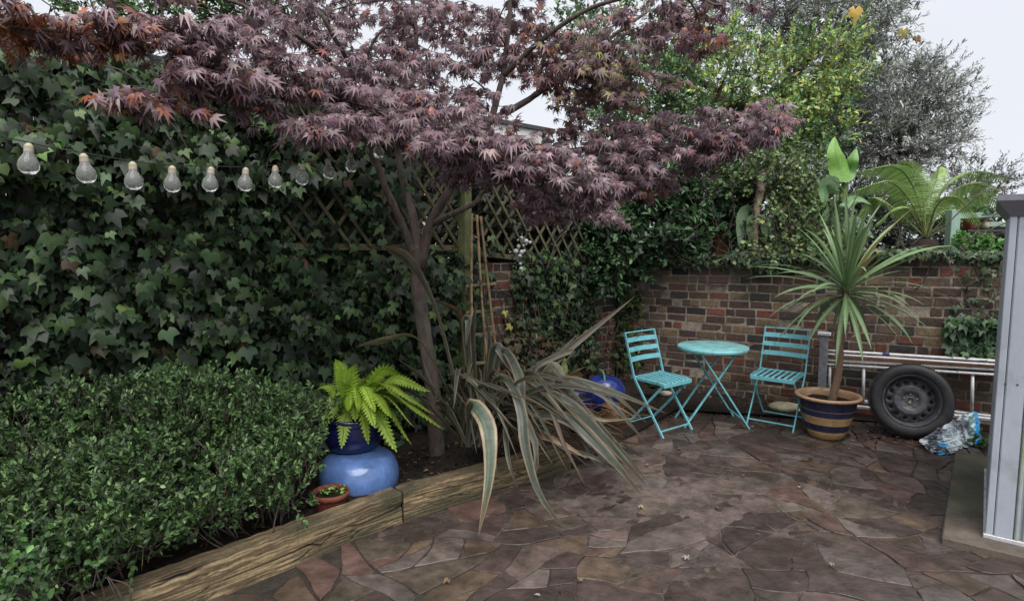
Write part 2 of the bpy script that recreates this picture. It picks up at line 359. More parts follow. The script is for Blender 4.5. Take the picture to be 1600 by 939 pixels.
def irr(a, b_, k):
    """the same uneven break line for both neighbours of an edge"""
    return .006*sin(a*37.1+b_*23.7+k*1.3)
for poly in cells:
    g_ = rng.uniform(.0025, .006); full = poly
    ctr_ = np.mean(full, axis=0)
    for a, b_ in zip(full, full[1:]+full[:1]):
        L = np.hypot(*(b_-a)); 
        if L < .012: continue
        n_ = np.array([(b_-a)[1], -(b_-a)[0]])/L
        if np.dot(n_, ctr_-a) > 0: n_ = -n_
        gg = g_*(1 if rng.random() < .8 else 2.2); poly = clip(poly, a-n_*gg, n_)
        if len(poly) < 3: break
    if len(poly) < 3 or parea(poly) < .002: continue
    # keep out of the planted bed
    def inbed(q):
        for a, b_ in ((EA2, EB), (EB, EC)):
            if a[0] <= q[0] <= b_[0] and q[1] > a[1]+(b_[1]-a[1])*(q[0]-a[0])/(b_[0]-a[0]): return True
        return False
    cen = np.mean(poly, axis=0)
    if inbed(warp(cen)): continue
    # roughen outline
    P2 = []
    for i in range(len(poly)):
        a, b_ = poly[i], poly[(i+1) % len(poly)]; L = np.hypot(*(b_-a)); k = max(1, int(L/.045))
        nn = np.array([(b_-a)[1], -(b_-a)[0]])/(L+1e-9)
        for q in range(k):
            x = a+(b_-a)*q/k; 
            x = x + (cen-x)*(rng.uniform(.0, .05) if q == 0 else 0) + nn*(.0035*sin(x[0]*31+x[1]*47)+rng.normal(0, .0018)); P2.append(x)
    P2 = np.array([warp(q) for q in P2]); cen = P2.mean(0); m_ = len(P2); z0 = .012 + rng.normal(0, .0025); tl = rng.normal(0, .011, 2)
    zf = lambda q: z0 + np.dot(q-cen, tl)
    ins = cen + (P2-cen)*.972
    vs = [(q[0], q[1], -.02) for q in P2] + [(q[0], q[1], zf(q)-.0025) for q in P2] + [(q[0], q[1], zf(q)) for q in ins] + [(cen[0], cen[1], zf(cen)+.001)]
    fs = [(i, (i+1) % m_, m_+(i+1) % m_, m_+i) for i in range(m_)] + [(m_+i, m_+(i+1) % m_, 2*m_+(i+1) % m_, 2*m_+i) for i in range(m_)] + [(2*m_+i, 2*m_+(i+1) % m_, 3*m_) for i in range(m_)]
    c = np.array(STC[rng.integers(len(STC))])*rng.uniform(.78, 1.1)*[.98, .9, .9]
    pm.add(vs, fs, c)
gb = MB(); X0, X1, Y0, Y1 = -3, 6.5, .8, 8
nx, ny = 260, 200
gvs = []; gcc = []
for j in range(ny+1):
    for i in range(nx+1):
        x, y = X0+(X1-X0)*i/nx, Y0+(Y1-Y0)*j/ny; k = max(0, smear(x, y)); gvs.append((x, y, .003+rng.normal(0, .0013)+.0125*k+.003*noise2(x*3, y*3.4, 1)))
        k = min(1, k*1.3); gcc.append(np.array([.03, .024, .02])*(1-k)+np.array([.118, .088, .076])*k*(1+.25*noise2(x*2.2, y*2.6, 7)))
gb.add(gvs, [(j*(nx+1)+i, j*(nx+1)+i+1, (j+1)*(nx+1)+i+1, (j+1)*(nx+1)+i) for j in range(ny) for i in range(nx)], gcc)
pav = pm.build("patio_paving", M['stone'], smooth=False); tag(pav, kind='structure')
jo = gb.build("paving_joints", M['grout'], pav); 
# planted bed soil
BK = [lws(s, .0, 0) for s in (6.3, 3, 0)]
bed = MB(); na, nb = 60, 22
vs = []
for i in range(na+1):
    u = i/na
    e = (EA2 + (EB-EA2)*(u/.6)) if u < .6 else (EB + (EC-EB)*((u-.6)/.4))
    l = lws(6.6*(1-u)+.9*u, 0)
    for j in range(nb+1):
        q = e + (l-e)*(j/nb); vs.append((q[0], q[1], .10+rng.normal(0, .012)+.04*sin(q[0]*5)*sin(q[1]*4)))
bed.add(vs, [(i*(nb+1)+j, i*(nb+1)+j+1, (i+1)*(nb+1)+j+1, (i+1)*(nb+1)+j) for i in range(na) for j in range(nb)])
tag(bed.build("planting_bed_soil", M['soil']), kind='structure')
# low soil strip between bed end and the back wall
st = MB(); pts = [EC*[1, 1, 0], gr(985, 668), gr(1040, 640), bw(1230, 640)*[1, 1, 0], bw(1480, 640)*[1, 1, 0], K, lws(1.5, 0)]
pts = [np.array([p[0], p[1], .02]) for p in pts]; cen = np.mean(pts, axis=0); cen[2] = .05
st.add(pts+[cen], [(i, (i+1) % 7, 7) for i in range(7)])
tag(st.build("soil_strip", M['soil'], smooth=False), kind='structure')
# raised garden level behind the back wall
rg = MB(); a = BW_B-BW_D*4-BW_N*.12; b_ = BW_B+BW_D*6-BW_N*.12
rg.add([(*a[:2], 1.2), (*b_[:2], 1.2), (40, 60, 1.2), (-12, 60, 1.2), (*a[:2], -.02), (*b_[:2], -.02)], [(0, 1, 2, 3), (4, 5, 1, 0)])
tag(rg.build("raised_ground", M['soil'], smooth=False), kind='structure')

# ------------------------------------------------------------------ brick walls (real bricks on a recessed mortar core)
def brick_wall(name, label, p0, d, n, length, h0, h1, pal, wts, seedv):
    rr = np.random.default_rng(seedv); nc = 17
    root = thing(name, label, 'wall', p0); mb = MB(); L = length; d = np.array(d); n = np.array(n)
    for ci in range(nc):
        x = -rr.uniform(0, .2); k = 0
        while x < L:
            w_ = (.215 if rr.random() < .62 else .105)*rr.uniform(.93, 1.05); xa, xb = max(0, x), min(L, x+w_-.014)
            if xb-xa > .03:
                hm = lambda xx: h0+(h1-h0)*xx/L
                xc = (xa+xb)/2; ch = hm(xc)/nc; zc = ch*(ci+.5); out = rr.normal(0, .003)
                ww = np.array(wts, float)*np.array([1, 1, 1, 1, 1, 1, .3+2.2*(xc/L)**2]); i_ = rr.choice(len(pal), p=ww/ww.sum()); c = np.array(pal[i_])*rr.uniform(.75, 1.2)
                if rr.random() > .012:
                    mb.box(p0+d*xc-n*(.05-out)+np.array([0, 0, zc]), (xb-xa, .1, ch-.015), [d, n, np.array([0, 0, 1])], c, .005, .0016)
            x += w_
    mb.build("bricks", M['brick'], root, smooth=False)
    mo = MB(); a = p0-n*.005; b_ = a+d*L; c = b_-n*.2; e = a-n*.2
    mo.add([(*a[:2], 0), (*b_[:2], 0), (*c[:2], 0), (*e[:2], 0), (*a[:2], h0-.006), (*b_[:2], h1-.006), (*c[:2], h1-.006), (*e[:2], h0-.006)],
           [(0, 1, 5, 4), (1, 2, 6, 5), (2, 3, 7, 6), (3, 0, 4, 7), (4, 5, 6, 7)])
    mo.build("mortar", M['mortar'], root, smooth=False)
    return root
BP = [(.095, .06, .05), (.06, .045, .042), (.13, .058, .046), (.17, .125, .08), (.05, .044, .044), (.12, .085, .065), (.17, .062, .048)]
brick_wall("brick_wall", "weathered brick wall behind the turquoise table and the ladder", K, BW_D, BW_N, 6.0, 1.42, 1.60, BP, (5, 4, 2.2, 2.6, 2, 4, 2), 3)
LWE = K + LW_D*7.0
brick_wall("brick_wall", "shadowed brick wall along the planted bed, mostly buried in ivy", LWE, -LW_D, LW_N, 6.99, 1.55, 1.40, BP, (5, 3, 5, 2.6, 1, 3, 3), 4)
# dark fence that carries the tall ivy
fb = MB()
for i in range(30):
    s = 2.7+i*.15
    fb.box(lws(s, 1.45, -.2), (.146, .02, 2.7 + .02*rng.normal()), [LW_D, LW_N, np.array([0, 0, 1])], bev=.003)
fn = fb.build("garden_fence", M['fence'], smooth=False); tag(fn, "dark board fence hidden under the tall ivy at the left", "fence")

# ------------------------------------------------------------------ background house
E0 = at(847, 189, 14.0); hd = nrm([-.72, -.69, 0]); hz = E0[2]
hn = np.array([-hd[1], hd[0], 0]); 
if hn[1] > 0: hn = -hn
house = thing("flat_roofed_house", "cream flat-roofed house with pale boarding seen through the maple", "house", (E0[0], E0[1], 0))
hb = MB(); L = 9.0; ctr = E0+hd*L/2-hn*2.5
hb.box((ctr[0], ctr[1], (hz-.55)/2), (L, 5, hz-.55), [hd, hn, np.array([0, 0, 1])]); hb.build("wall", M['render'], house, False)
cl = MB()
for k in range(9):
    zz = hz-.42-k*.15
    cl.box(E0*[1, 1, 0]+hd*(L/2+1.0)+hn*.03+np.array([0, 0, zz]), (L-2.2, .05, .135), [hd, hn, np.array([0, 0, 1])])
cl.build("cladding", M['cladding'], house, False)
fa = MB(); fa.box((ctr[0], ctr[1], hz-.40), (L+.3, 5.3, .28), [hd, hn, np.array([0, 0, 1])]); fa.build("fascia", M['white'], house, False)
gu = MB(); gu.box((ctr[0], ctr[1], hz-.22), (L+.42, 5.42, .08), [hd, hn, np.array([0, 0, 1])]); gu.build("roof", M['dark'], house, False)
wn = MB(); wc = E0*[1, 1, 0]+hd*.75+hn*.02+np.array([0, 0, hz-.9])
wn.box(wc, (.7, .06, .45), [hd, hn, np.array([0, 0, 1])]); wf = wn.build("window", M['white'], house, False)
pn = MB(); pn.box(wc+hn*.03, (.6, .02, .35), [hd, hn, np.array([0, 0, 1])]); pn.build("pane", M['pane'], wf, False)

# ------------------------------------------------------------------ timber edging
def vnoise(seed_):
    tab = np.random.default_rng(seed_).random((64, 256))
    def f(x, y):
        xi, yi = int(math.floor(x)), int(math.floor(y)); fx, fy = x-xi, y-yi; fx = fx*fx*(3-2*fx); fy = fy*fy*(3-2*fy)
        g = lambda a, b_: tab[b_ % 64, a % 256]
        return (g(xi, yi)*(1-fx)+g(xi+1, yi)*fx)*(1-fy)+(g(xi, yi+1)*(1-fx)+g(xi+1, yi+1)*fx)*fy
    return f
def sleeper(a, b_, label, sd_):
    d = nrm(b_-a); sd = np.array([-d[1], d[0], 0]); L = np.linalg.norm(b_-a); nl, nh = int(L/.009), 40
    f1, f2, f3, f4 = vnoise(sd_), vnoise(sd_+1), vnoise(sd_+2), vnoise(sd_+3)
    prof = [(0, -.02+.22*j/nh) for j in range(nh+1)]+[(.11*j/14, .2) for j in range(1, 15)]+[(.11, -.02)]
    mb = MB(); vs = []; cc = []
    for i in range(nl+1):
        x = L*i/nl
        for j, (u, z) in enumerate(prof):
            v = z if u == 0 else .2+u; v2 = v+.004*sin(x*1.7+sd_)
            fib = f1(x*9, v2*160); mid = f2(x*4, v2*55); big = f3(x*2.2, v2*16); rot = f4(x*3.3+5, v2*9)
            crack = max(0, 1-abs(mid-.5)*14)*(.2+1.3*max(0, big-.25)); e = .012*crack+.004*fib+.010*max(0, big-.62)*3
            edge = max(0, 1-abs(v-.2)/.02); e2 = .008*edge*f2(x*14, 3)
            top = .005*f3(x*3, 1)+.007*f1(x*22, 2); zz = z - (top if z > .12 else 0)
            if u == 0: p = a*[1, 1, 0]+d*x+sd*(u+e+e2)+np.array([0, 0, zz])
            else: p = a*[1, 1, 0]+d*x+sd*u+np.array([0, 0, zz-(e*.6+e2 if u < .109 else 0)])
            vs.append(p)
            pale = np.array([.33, .25, .135]); brown = np.array([.12, .085, .048]); dk = np.array([.022, .017, .011]); gr_ = np.array([.06, .06, .032])
            k = min(1, max(0, (fib-.35)*2.2)); c = brown*(1-k)+pale*k; k2 = min(1, crack*1.5); c = c*(1-k2)+dk*k2
            k3 = min(1, max(0, (rot-.42)*3.5)); c = c*(1-k3*.85)+gr_*.75*k3*.85
            if u > 0: c = c*.6+np.array([.10, .075, .045])*.3
            cc.append(c)
    m_ = len(prof); fs = [(i*m_+j, (i+1)*m_+j, (i+1)*m_+j+1, i*m_+j+1) for i in range(nl) for j in range(m_-1)]
    fs += [tuple(range(m_)), tuple(nl*m_+j for j in reversed(range(m_)))]
    mb.add(vs, fs, cc); o = mb.build("timber_sleeper", M['timber'], smooth=False); tag(o, label, "timber edging"); return o
sleeper(EA2, EB-nrm(EB-EA)*.004, "rotting timber edging in the foreground, below the leafy low shrub", 11)
sleeper(EB+nrm(EC-EB)*.008, EC, "rotting timber edging under the spiky flax, further from the camera", 31)

# ------------------------------------------------------------------ shed and its slab
sh_e1 = nrm([.79, -.61, 0]); sh_e2 = nrm([.61, .79, 0]); UZ = np.array([0, 0, 1.])
SC = gr(1470, 838, .05)
slb = thing("paving_slabs", "row of square paving slabs under the grey shed", "slabs", SC)
for i in range(4):
    for j in range(3):
        mb = MB(); c = SC*[1, 1, 0]+sh_e2*(.2+.44*i+.01)+sh_e1*(.36+.72*j)+UZ*.02
        mb.box(c, (.712, .432, .06), [sh_e1, sh_e2, UZ], np.array([(.125, .10, .082), (.12, .082, .068), (.10, .092, .065), (.095, .075, .064)][(i*2+j) % 4]), .006, .001)
        mb.build("slab", M['slab'], slb, False)
SB = gr(1540, 839, .05)
shed = thing("metal_shed", "pale grey metal garden shed with ribbed panels at the right edge", "shed", SB)
zt = 1.93
def shb(a0, a1, z0, z1, dep, out, mat, name, bev=.002):
    mb = MB(); c = SB*[1, 1, 0]+sh_e1*(a0+a1)/2+sh_e2*(dep/2-out)+UZ*(z0+z1)/2
    mb.box(c, (a1-a0, dep, z1-z0), [sh_e1, sh_e2, UZ], bev=bev); return mb.build(name, mat, shed, False)
shb(.0, 1.5, .075, 1.8, 1.2, -.015, M['shed'], "wall")
shb(-.004, .028, .06, 1.79, .03, .006, M['shed'], "corner_trim", .004)
shb(.032, .112, .07, 1.79, .02, .004, M['shed'], "panel_rib", .006)
shb(.118, .136, .07, 1.79, .02, .007, M['mosspanel'], "panel_rib", .005)
shb(.15, .42, .07, 1.79, .02, .0, M['mosspanel'], "panel_rib", .006)
shb(.43, .45, .07, 1.79, .02, .005, M['shed'], "panel_rib", .005)
shb(.46, 1.45, .07, 1.79, .02, .0, M['mosspanel'], "panel_rib", .006)
shb(-.012, 1.52, .05, .073, 1.22, .014, M['alu'], "base_rail")
mb = MB(); c0 = SB*[1, 1, 0]
def q(a, dpt, z): return c0+sh_e1*a+sh_e2*dpt+UZ*z
mb.add([q(.0, -.01, 1.78), q(1.5, -.01, 1.78), q(1.5, 1.2, 1.78), q(0, 1.2, 1.78), q(-.06, -.07, 1.86), q(1.6, -.07, 1.86), q(1.6, 1.3, 1.86), q(-.06, 1.3, 1.86),
        q(-.06, -.07, 1.89), q(1.6, -.07, 1.89), q(1.6, 1.3, 1.89), q(-.06, 1.3, 1.89)],
       [(0, 1, 5, 4), (3, 0, 4, 7), (1, 2, 6, 5), (4, 5, 9, 8), (7, 4, 8, 11), (8, 9, 10, 11)]); mb.build("roof", M['shedroof'], shed, False)
for px, py in ((1571, 599), (1590, 601)):
    p = onplane(px, py, SB-sh_e2*.006, sh_e2); mb = MB(); mb.lathe([(0, .004), (.004, .003), (.005, 0)], p, 10, ax=[sh_e1, UZ, -sh_e2]); mb.build("screw", M['dark'], shed)

# ------------------------------------------------------------------ folding chairs and bistro table
def make_chair(name, label):
    t = thing(name, label, 'folding chair', group='turquoise folding chairs')
    W = .195
    for sx in (-1, 1):
        mb = MB(); mb.beam((sx*W, -.235, .84), (sx*W, -.115, .45), .011, .024, up=(0, 1, .2), bev=.003)
        mb.beam((sx*W, -.115, .455), (sx*W, .21, 0), .011, .024, up=(0, 1, .2), bev=.003); mb.build("frame_post", M['aqua'], t, False)
        mb = MB(); mb.beam((sx*(W-.02), .175, .43), (sx*(W-.02), -.23, 0), .010, .022, up=(0, 1, .2), bev=.003); mb.build("leg", M['aqua'], t, False)
    mb = MB(); mb.beam((-W-.004, -.233, .835), (W+.004, -.233, .835), .012, .012, bev=.004); mb.build("top_rail", M['aqua'], t, False)
    for z in (.77, .69, .61):
        y = -.235+.12*(.84-z)/.39; pts = ipath([(-W, y+.006, z), (0, y-.016, z), (W, y+.006, z)], 9)
        mb = MB()
        for i in range(8): mb.beam(pts[i], pts[i+1], .006, .042, up=(0, -.25, 1), bev=.001)
        mb.build("back_slat", M['aqua'], t, False)
    mb = MB()
    for sx in (-1, 1):
        pts = ipath([(sx*(W-.012), -.155, .458), (sx*(W-.012), 0, .452), (sx*(W-.012), .15, .45), (sx*(W-.012), .195, .438)], 8)
        for i in range(7): mb.beam(pts[i], pts[i+1], .008, .026, bev=.002)
    mb.beam((-W+.01, -.155, .452), (W-.01, -.155, .452), .02, .012); mb.beam((-W+.01, .196, .437), (W-.01, .196, .437), .008, .034)
    mb.build("seat_frame", M['aqua'], t, False)
    for k in range(7):
        x = -.15+.05*k; pts = ipath([(x, -.15, .462), (x, 0, .456), (x, .15, .455), (x, .19, .448)], 7); mb = MB()
        for i in range(6): mb.beam(pts[i], pts[i+1], .026, .005, bev=.001)
        mb.build("seat_slat", M['aqua'], t, False)
    mb = MB(); mb.beam((-W, .175, .05), (W, .175, .05), .008, .012); mb.build("stretcher", M['aqua'], t, False)
    mb = MB(); mb.beam((-W+.02, -.195, .04), (W-.02, -.195, .04), .008, .012); mb.build("stretcher", M['aqua'], t, False)
    return t
ch1 = make_chair("folding_chair", "turquoise slatted folding chair left of the round table, by the flax")
ch2 = ch1.copy(); COL.objects.link(ch2); ch2['label'] = "turquoise slatted folding chair right of the round table, behind the striped pot"
for c in list(ch1.children): d_ = c.copy(); COL.objects.link(d_); d_.parent = ch2
def face(o, x, y, fx, fy): o.location = (x, y, .014); o.rotation_euler = (0, 0, math.atan2(fy, fx)-pi/2)
face(ch1, 1.285, 5.26, .61, -.79); face(ch2, 2.385, 5.41, -.63, -.78)
tb = thing("bistro_table", "round turquoise metal bistro table with crossed legs between the two chairs", "table", (1.80, 5.44, .012))
mb = MB(); mb.lathe([(0, .705), (.30, .705), (.306, .702), (.308, .695), (.308, .676), (.302, .674), (.30, .69), (0, .69)], n=64); o = mb.build("table_top", M['aquatop'], tb, True, False)
for sx, yy in ((1, .19), (-1, .155)):
    for sy in (-1, 1):
        mb = MB(); mb.beam((-sx*.17, sy*yy, .68), (sx*.28, sy*yy, 0), .014, .026, up=(0, 1, 0), bev=.003); mb.build("leg", M['aqua'], tb, False, False)
    mb = MB(); mb.beam((sx*.235, -yy, .07), (sx*.235, yy, .07), .01, .018); mb.build("stretcher", M['aqua'], tb, False, False)
    mb = MB(); mb.beam((-sx*.165, -yy-.03, .682), (-sx*.165, yy+.03, .682), .02, .01); mb.build("top_bracket", M['aqua'], tb, False, False)

# ------------------------------------------------------------------ pots
def soil_disc(mb, r, z, n=30):
    vs = [(0, 0, z+.008)]; rings = 5
    for k in range(1, rings+1):
        for i in range(n): vs.append((r*k/rings*cos(2*pi*i/n), r*k/rings*sin(2*pi*i/n), z+rng.normal(0, .006)))
    fs = [(0, 1+i, 1+(i+1) % n) for i in range(n)] + [(1+(k-1)*n+i, 1+k*n+i, 1+k*n+(i+1) % n, 1+(k-1)*n+(i+1) % n) for k in range(1, rings) for i in range(n)]
    mb.add(vs, fs); return mb
TAN = (.42, .27, .125); NAVY = (.02, .022, .06); RIMC = (.42, .26, .15)
PC = np.array([2.655, 5.06, .012])
pot = thing("striped_pot", "large glazed pot with navy and tan bands holding the spiky palm", "plant pot", PC)
pr = [(.0, 0), (.125, 0), (.137, .01), (.15, .05), (.157, .07), (.157, .071), (.174, .115), (.179, .132), (.179, .133), (.193, .18), (.199, .2), (.199, .201), (.216, .28), (.224, .325), (.228, .332), (.245, .334), (.256, .342), (.258, .353), (.252, .362), (.238, .364), (.224, .355), (.216, .33), (.21, .25)]
pc = [TAN]*5+[NAVY]*3+[TAN]*3+[NAVY]*4+[RIMC]*8
mb = MB(); mb.lathe(pr, n=56, cols=pc); mb.build("pot_body", M['potglaze'], pot, True, False)
soil_disc(MB(), .212, .30).build("soil", M['soil'], pot, True, False)

def blade_curve(base, d0, length, droop, n=10, bend=None):
    """arching blade: starts along d0, gravity bends it"""
    p = np.array(base, float); d = nrm(d0); out = [p.copy()]; st = length/(n-1)
    for i in range(n-1):
        d = nrm(d + np.array([0, 0, -droop*(i+1)/n])); p = p+d*st; out.append(p.copy())
    return np.array(out)
cp = thing("cordyline_palm", "cordyline palm with a fountain of sword leaves in the striped pot", "palm", PC+[0, 0, .3])
CHD = at(1322, 452, 5.02)
tr = ipath([PC+[.03, 0, .28], at(1310, 580, 5.06), at(1313, 520, 5.05), at(1319, 480, 5.03), CHD], 26)
mb = MB(); rad = [.031-.007*(i/25) + (.0035 if i % 2 else 0) for i in range(26)]; mb.tube(tr, rad, 14)
mb.build("trunk", mat_simple("palm_trunk", (.24, .145, .10), .85, nscale=25, bump=.6, bscale=40, stretch=(1, 1, 4, 0), dirt=(.12, .09, .06)), cp)
mb = MB()
def cordcol(u, t):
    c = np.array([.20, .31, .14])*(1-.35*abs(u)) + np.array([.05, .06, .02])*(t > .9)
    return c*(1.12 if abs(u) < .2 else .95)
for k in range(84):
    az = k*2.39996+rng.normal(0, .1); q_ = k/84
    el = R(84)-q_*R(118)+rng.normal(0, .14)
    L_ = rng.uniform(.55, .80)*(1-.12*abs(q_-.4)); d0 = np.array([cos(az)*cos(el), sin(az)*cos(el), sin(el)])
    dr = rng.uniform(.05, .2)+max(0, q_-.4)*.34
    if el < -.3: dr *= .5
    P = blade_curve(CHD+np.array([cos(az)*.02, sin(az)*.02, .06-.13*q_]), d0, L_, dr, 9)
    sd = cr3(nrm(P[3]-P[0]), UZ) + rng.normal(0, .25, 3); wv = rng.uniform(.017, .023)*np.array([.55, .7, .9, 1, 1, .92, .72, .42, .05])
    cs = rng.uniform(.75, 1.25); yl = rng.random() < .06
    mb.strip(P, wv, sd, (lambda u, t, cs=cs: (np.array([.35, .30, .12]) if yl else cordcol(u, t))*cs), fold=.25)
mb.build("fronds", M['blade'], cp, False)

# stacked blue pots with a fern, terracotta pot
BP0 = at(561, 745, 3.78); BP0[2] = .11
p1 = thing("light_blue_pot", "light blue glazed pot turned upside down behind the timber edging", "plant pot", BP0)
mb = MB(); mb.lathe([(.24, 0), (.25, .03), (.25, .08), (.242, .13), (.224, .17), (.195, .198), (.15, .21), (.05, .215), (0, .215)], n=48, wob=.006); mb.build("pot_body", M['glaze_light'], p1, True, False)
DP0 = at(553, 715, 3.86); DP0[2] = BP0[2]+.215
p2 = thing("dark_blue_pot", "dark blue glazed pot holding the bright fern, on the upside-down pot", "plant pot", DP0)
mb = MB(); mb.lathe([(0, 0), (.12, 0), (.15, .012), (.175, .05), (.188, .11), (.19, .17), (.195, .2), (.205, .205), (.207, .225), (.19, .228), (.18, .2), (.175, .15)], n=48); mb.build("pot_body", M['glaze_dark'], p2, True, False)
soil_disc(MB(), .176, .19).build("soil", M['soil'], p2, True, False)
TP = at(517, 790, 3.42); TP[2] = .055
p3 = thing("terracotta_pot", "small terracotta pot with a seedling, wedged behind the timber edging", "plant pot", TP)
mb = MB(); mb.lathe([(0, 0), (.07, 0), (.075, .01), (.092, .13), (.093, .132), (.105, .134), (.108, .165), (.1, .168), (.094, .15), (.09, .12)], n=36); mb.build("pot_body", M['terracotta'], p3, True, False)
soil_disc(MB(), .091, .14).build("soil", M['soil'], p3, True, False)

def fern(mb, base, d0, L_, droop, wmax, col, seg=16, curl=0, pinw=.4, side=None):
    P = blade_curve(base, d0, L_, droop, seg); T = nrm(np.gradient(P, axis=0))
    sd0 = nrm(cr3(T[2], UZ)+1e-3) if side is None else nrm(side)
    mb.tube(P, [.0035*(1-.8*i/seg) for i in range(seg)], 4, np.array(col)*.6)
    sub = ipath(P, seg*2)
    T2 = nrm(np.gradient(sub, axis=0))
    for i in range(3, len(sub)-1):
        t = i/(len(sub)-1); w_ = wmax*(sin(pi*min(1, .12+t*.95))**.8)*(1.05-t*.35)
        s = nrm(sd0-T2[i]*np.dot(sd0, T2[i])); nn = cr3(s, T2[i])
        for sg in (-1, 1):
            e = sub[i]+s*sg*w_+T2[i]*w_*.35-nn*sg*0+np.array([0, 0, -w_*.12])+rng.normal(0, .003, 3)
            b1 = sub[i]; hw = L_/len(sub)*pinw*1.15
            m1 = (b1*.55+e*.45)
            c = np.array(col)*rng.uniform(.8, 1.2)
            mb.add([b1-T2[i]*hw*.8, m1-T2[i]*hw, e, m1+T2[i]*hw, b1+T2[i]*hw*.8], [(0, 1, 2, 3, 4)], c)
fr = thing("potted_fern", "bright lime green fern spilling from the dark blue pot", "fern", DP0+[0, 0, .2])
FB = DP0+np.array([0, 0, .2]); mb = MB()
FT = [(525, 563, 3.85), (540, 598, 3.8), (507, 640, 3.75), (534, 697, 3.6), (500, 672, 3.65), (575, 690, 3.6), (618, 702, 3.6), (640, 690, 3.7), (660, 650, 3.75), (690, 668, 3.85), (668, 610, 3.9), (640, 598, 4.0), (600, 592, 4.05), (585, 640, 3.55), (610, 650, 3.55), (555, 655, 3.6), (560, 640, 3.5), (650, 630, 3.6), (675, 645, 3.85), (620, 620, 3.6), (585, 665, 3.5), (545, 640, 3.55), (630, 630, 4.0), (480, 620, 3.9), (645, 665, 3.6), (570, 600, 4.1)]
for px, py, Y in FT:
    tip = at(px, py, Y); hgt = .12+rng.uniform(0, .08); mid = (FB+tip)/2+np.array([0, 0, hgt])
    if py < 570: mid = (FB*.4+tip*.6)+np.array([.02, 0, .02])
    P = ipath([FB+rng.normal(0, .03, 3)*[1, 1, 0], mid, tip], 24); T = nrm(np.gradient(P, axis=0)); sd0 = nrm(cr3(T[4], UZ)+rng.normal(0, .25, 3))
    if py < 570: sd0 = np.array([1., 0, 0])
    mb.tube(P, [.0022]*24, 4, (.12, .16, .03)); col = np.array([.30, .46, .05])*rng.uniform(.7, 1.15); w0 = rng.uniform(.08, .105)
    for i in range(4, 24):
        t = (i-4)/19; w_ = w0*(1-t)**.7*(.55+.45*min(1, t*4))+.006; s = nrm(sd0-T[i]*np.dot(sd0, T[i])); Ls = np.linalg.norm(P[i]-P[i-1])
        for sg in (-1, 1):
            e = P[i]+s*sg*w_+T[i]*w_*.45+np.array([0, 0, -w_*.2]); nn = nrm(cr3(s, T[i]))
            # toothed pinna
            pts = [P[i]-T[i]*Ls*.45]
            for k in range(1, 4): pts += [P[i]+(e-P[i])*(k/4-.06)-T[i]*Ls*(1.0-.2*k), P[i]+(e-P[i])*(k/4+.05)-T[i]*Ls*(.62-.15*k)]
            pts += [e]
            for k in (3, 2, 1): pts += [P[i]+(e-P[i])*(k/4+.05)+T[i]*Ls*(.62-.15*k), P[i]+(e-P[i])*(k/4-.06)+T[i]*Ls*(1.0-.2*k)]
            pts += [P[i]+T[i]*Ls*.45]
            c_ = (P[i]+e)/2; n_ = len(pts); mb.add([c_]+pts, [(0, 1+j, 1+(j+1) % n_) for j in range(n_)], col*rng.uniform(.85, 1.15))
mb.build("fronds", mat_leaf("fern_leaf", .5, .3, .4, .12), fr, False)
sd = thing("seedling", "tiny pale green seedling in the small terracotta pot", "seedling", TP+[0, 0, .14]); n_ = 40
pos = TP+np.array([0, 0, .15])+rng.normal(0, 1, (n_, 3))*[.04, .04, .015]+[.01, 0, .01]; tp_ = nrm(rvec(n_)*[1, 1, .3]+[0, 0, .4])
leaves("foliage", L_ROUND, pos, tp_, rvec(n_)*.4+[0, 0, 1], rng.uniform(.015, .03, n_), palette(n_, [(.14, .36, .07), (.2, .4, .08)], (1, 1)), M['leaf'], sd)

# blue pots and amber pot in the shade near the corner
c0 = gr(944, 628); c0 = at(944, 610, 5.75); c0[2] = 0
p = thing("cobalt_blue_pot", "round cobalt blue glazed pot in the shade left of the folding chair", "plant pot", (c0[0], c0[1], .03))
zt_ = at(944, 588, 5.75)[2]
mb = MB(); mb.lathe([(0, 0), (.13, 0), (.17, .08), (.195, .18), (.2, .24), (.19, zt_-.13), (.165, zt_-.07), (.11, zt_-.035), (.04, zt_-.025), (0, zt_-.025)], n=40); mb.build("pot_body", M['glaze_mid'], p, True, False)
mb = MB(); mb.tube(ipath([(-.02, -.15, zt_-.16), (-.015, -.11, zt_-.03), (-.02, -.03, zt_+.02), (-.05, .02, zt_+.03)], 8), [.012]*8, 8); mb.build("handle", mat_simple("green_glaze", (.06, .2, .11), .3), p, True, False)
c0 = at(900, 632, 5.2)
p = thing("indigo_glazed_pot", "small dark blue glazed pot half hidden by the arching flax leaves", "plant pot", (c0[0], c0[1], .03))
mb = MB(); mb.lathe([(0, 0), (.1, 0), (.13, .1), (.145, .2), (.15, .27), (.155, .275), (.155, .295), (.14, .297), (.13, .25)], n=32); mb.build("pot_body", M['glaze_dark'], p, True, False)
soil_disc(MB(), .132, .26).build("soil", M['soil'], p, True, False)
c0 = gr(962, 672)
p = thing("amber_pot", "squat amber brown glazed pot on the ground behind the flax tips", "plant pot", (c0[0], c0[1]+.1, .01))
mb = MB(); mb.lathe([(0, 0), (.10, 0), (.125, .05), (.13, .1), (.115, .15), (.1, .17), (.11, .18), (.11, .19), (.095, .19), (.09, .15), (0, .14)], n=32); mb.build("pot_body", M['amber'], p, True, False)

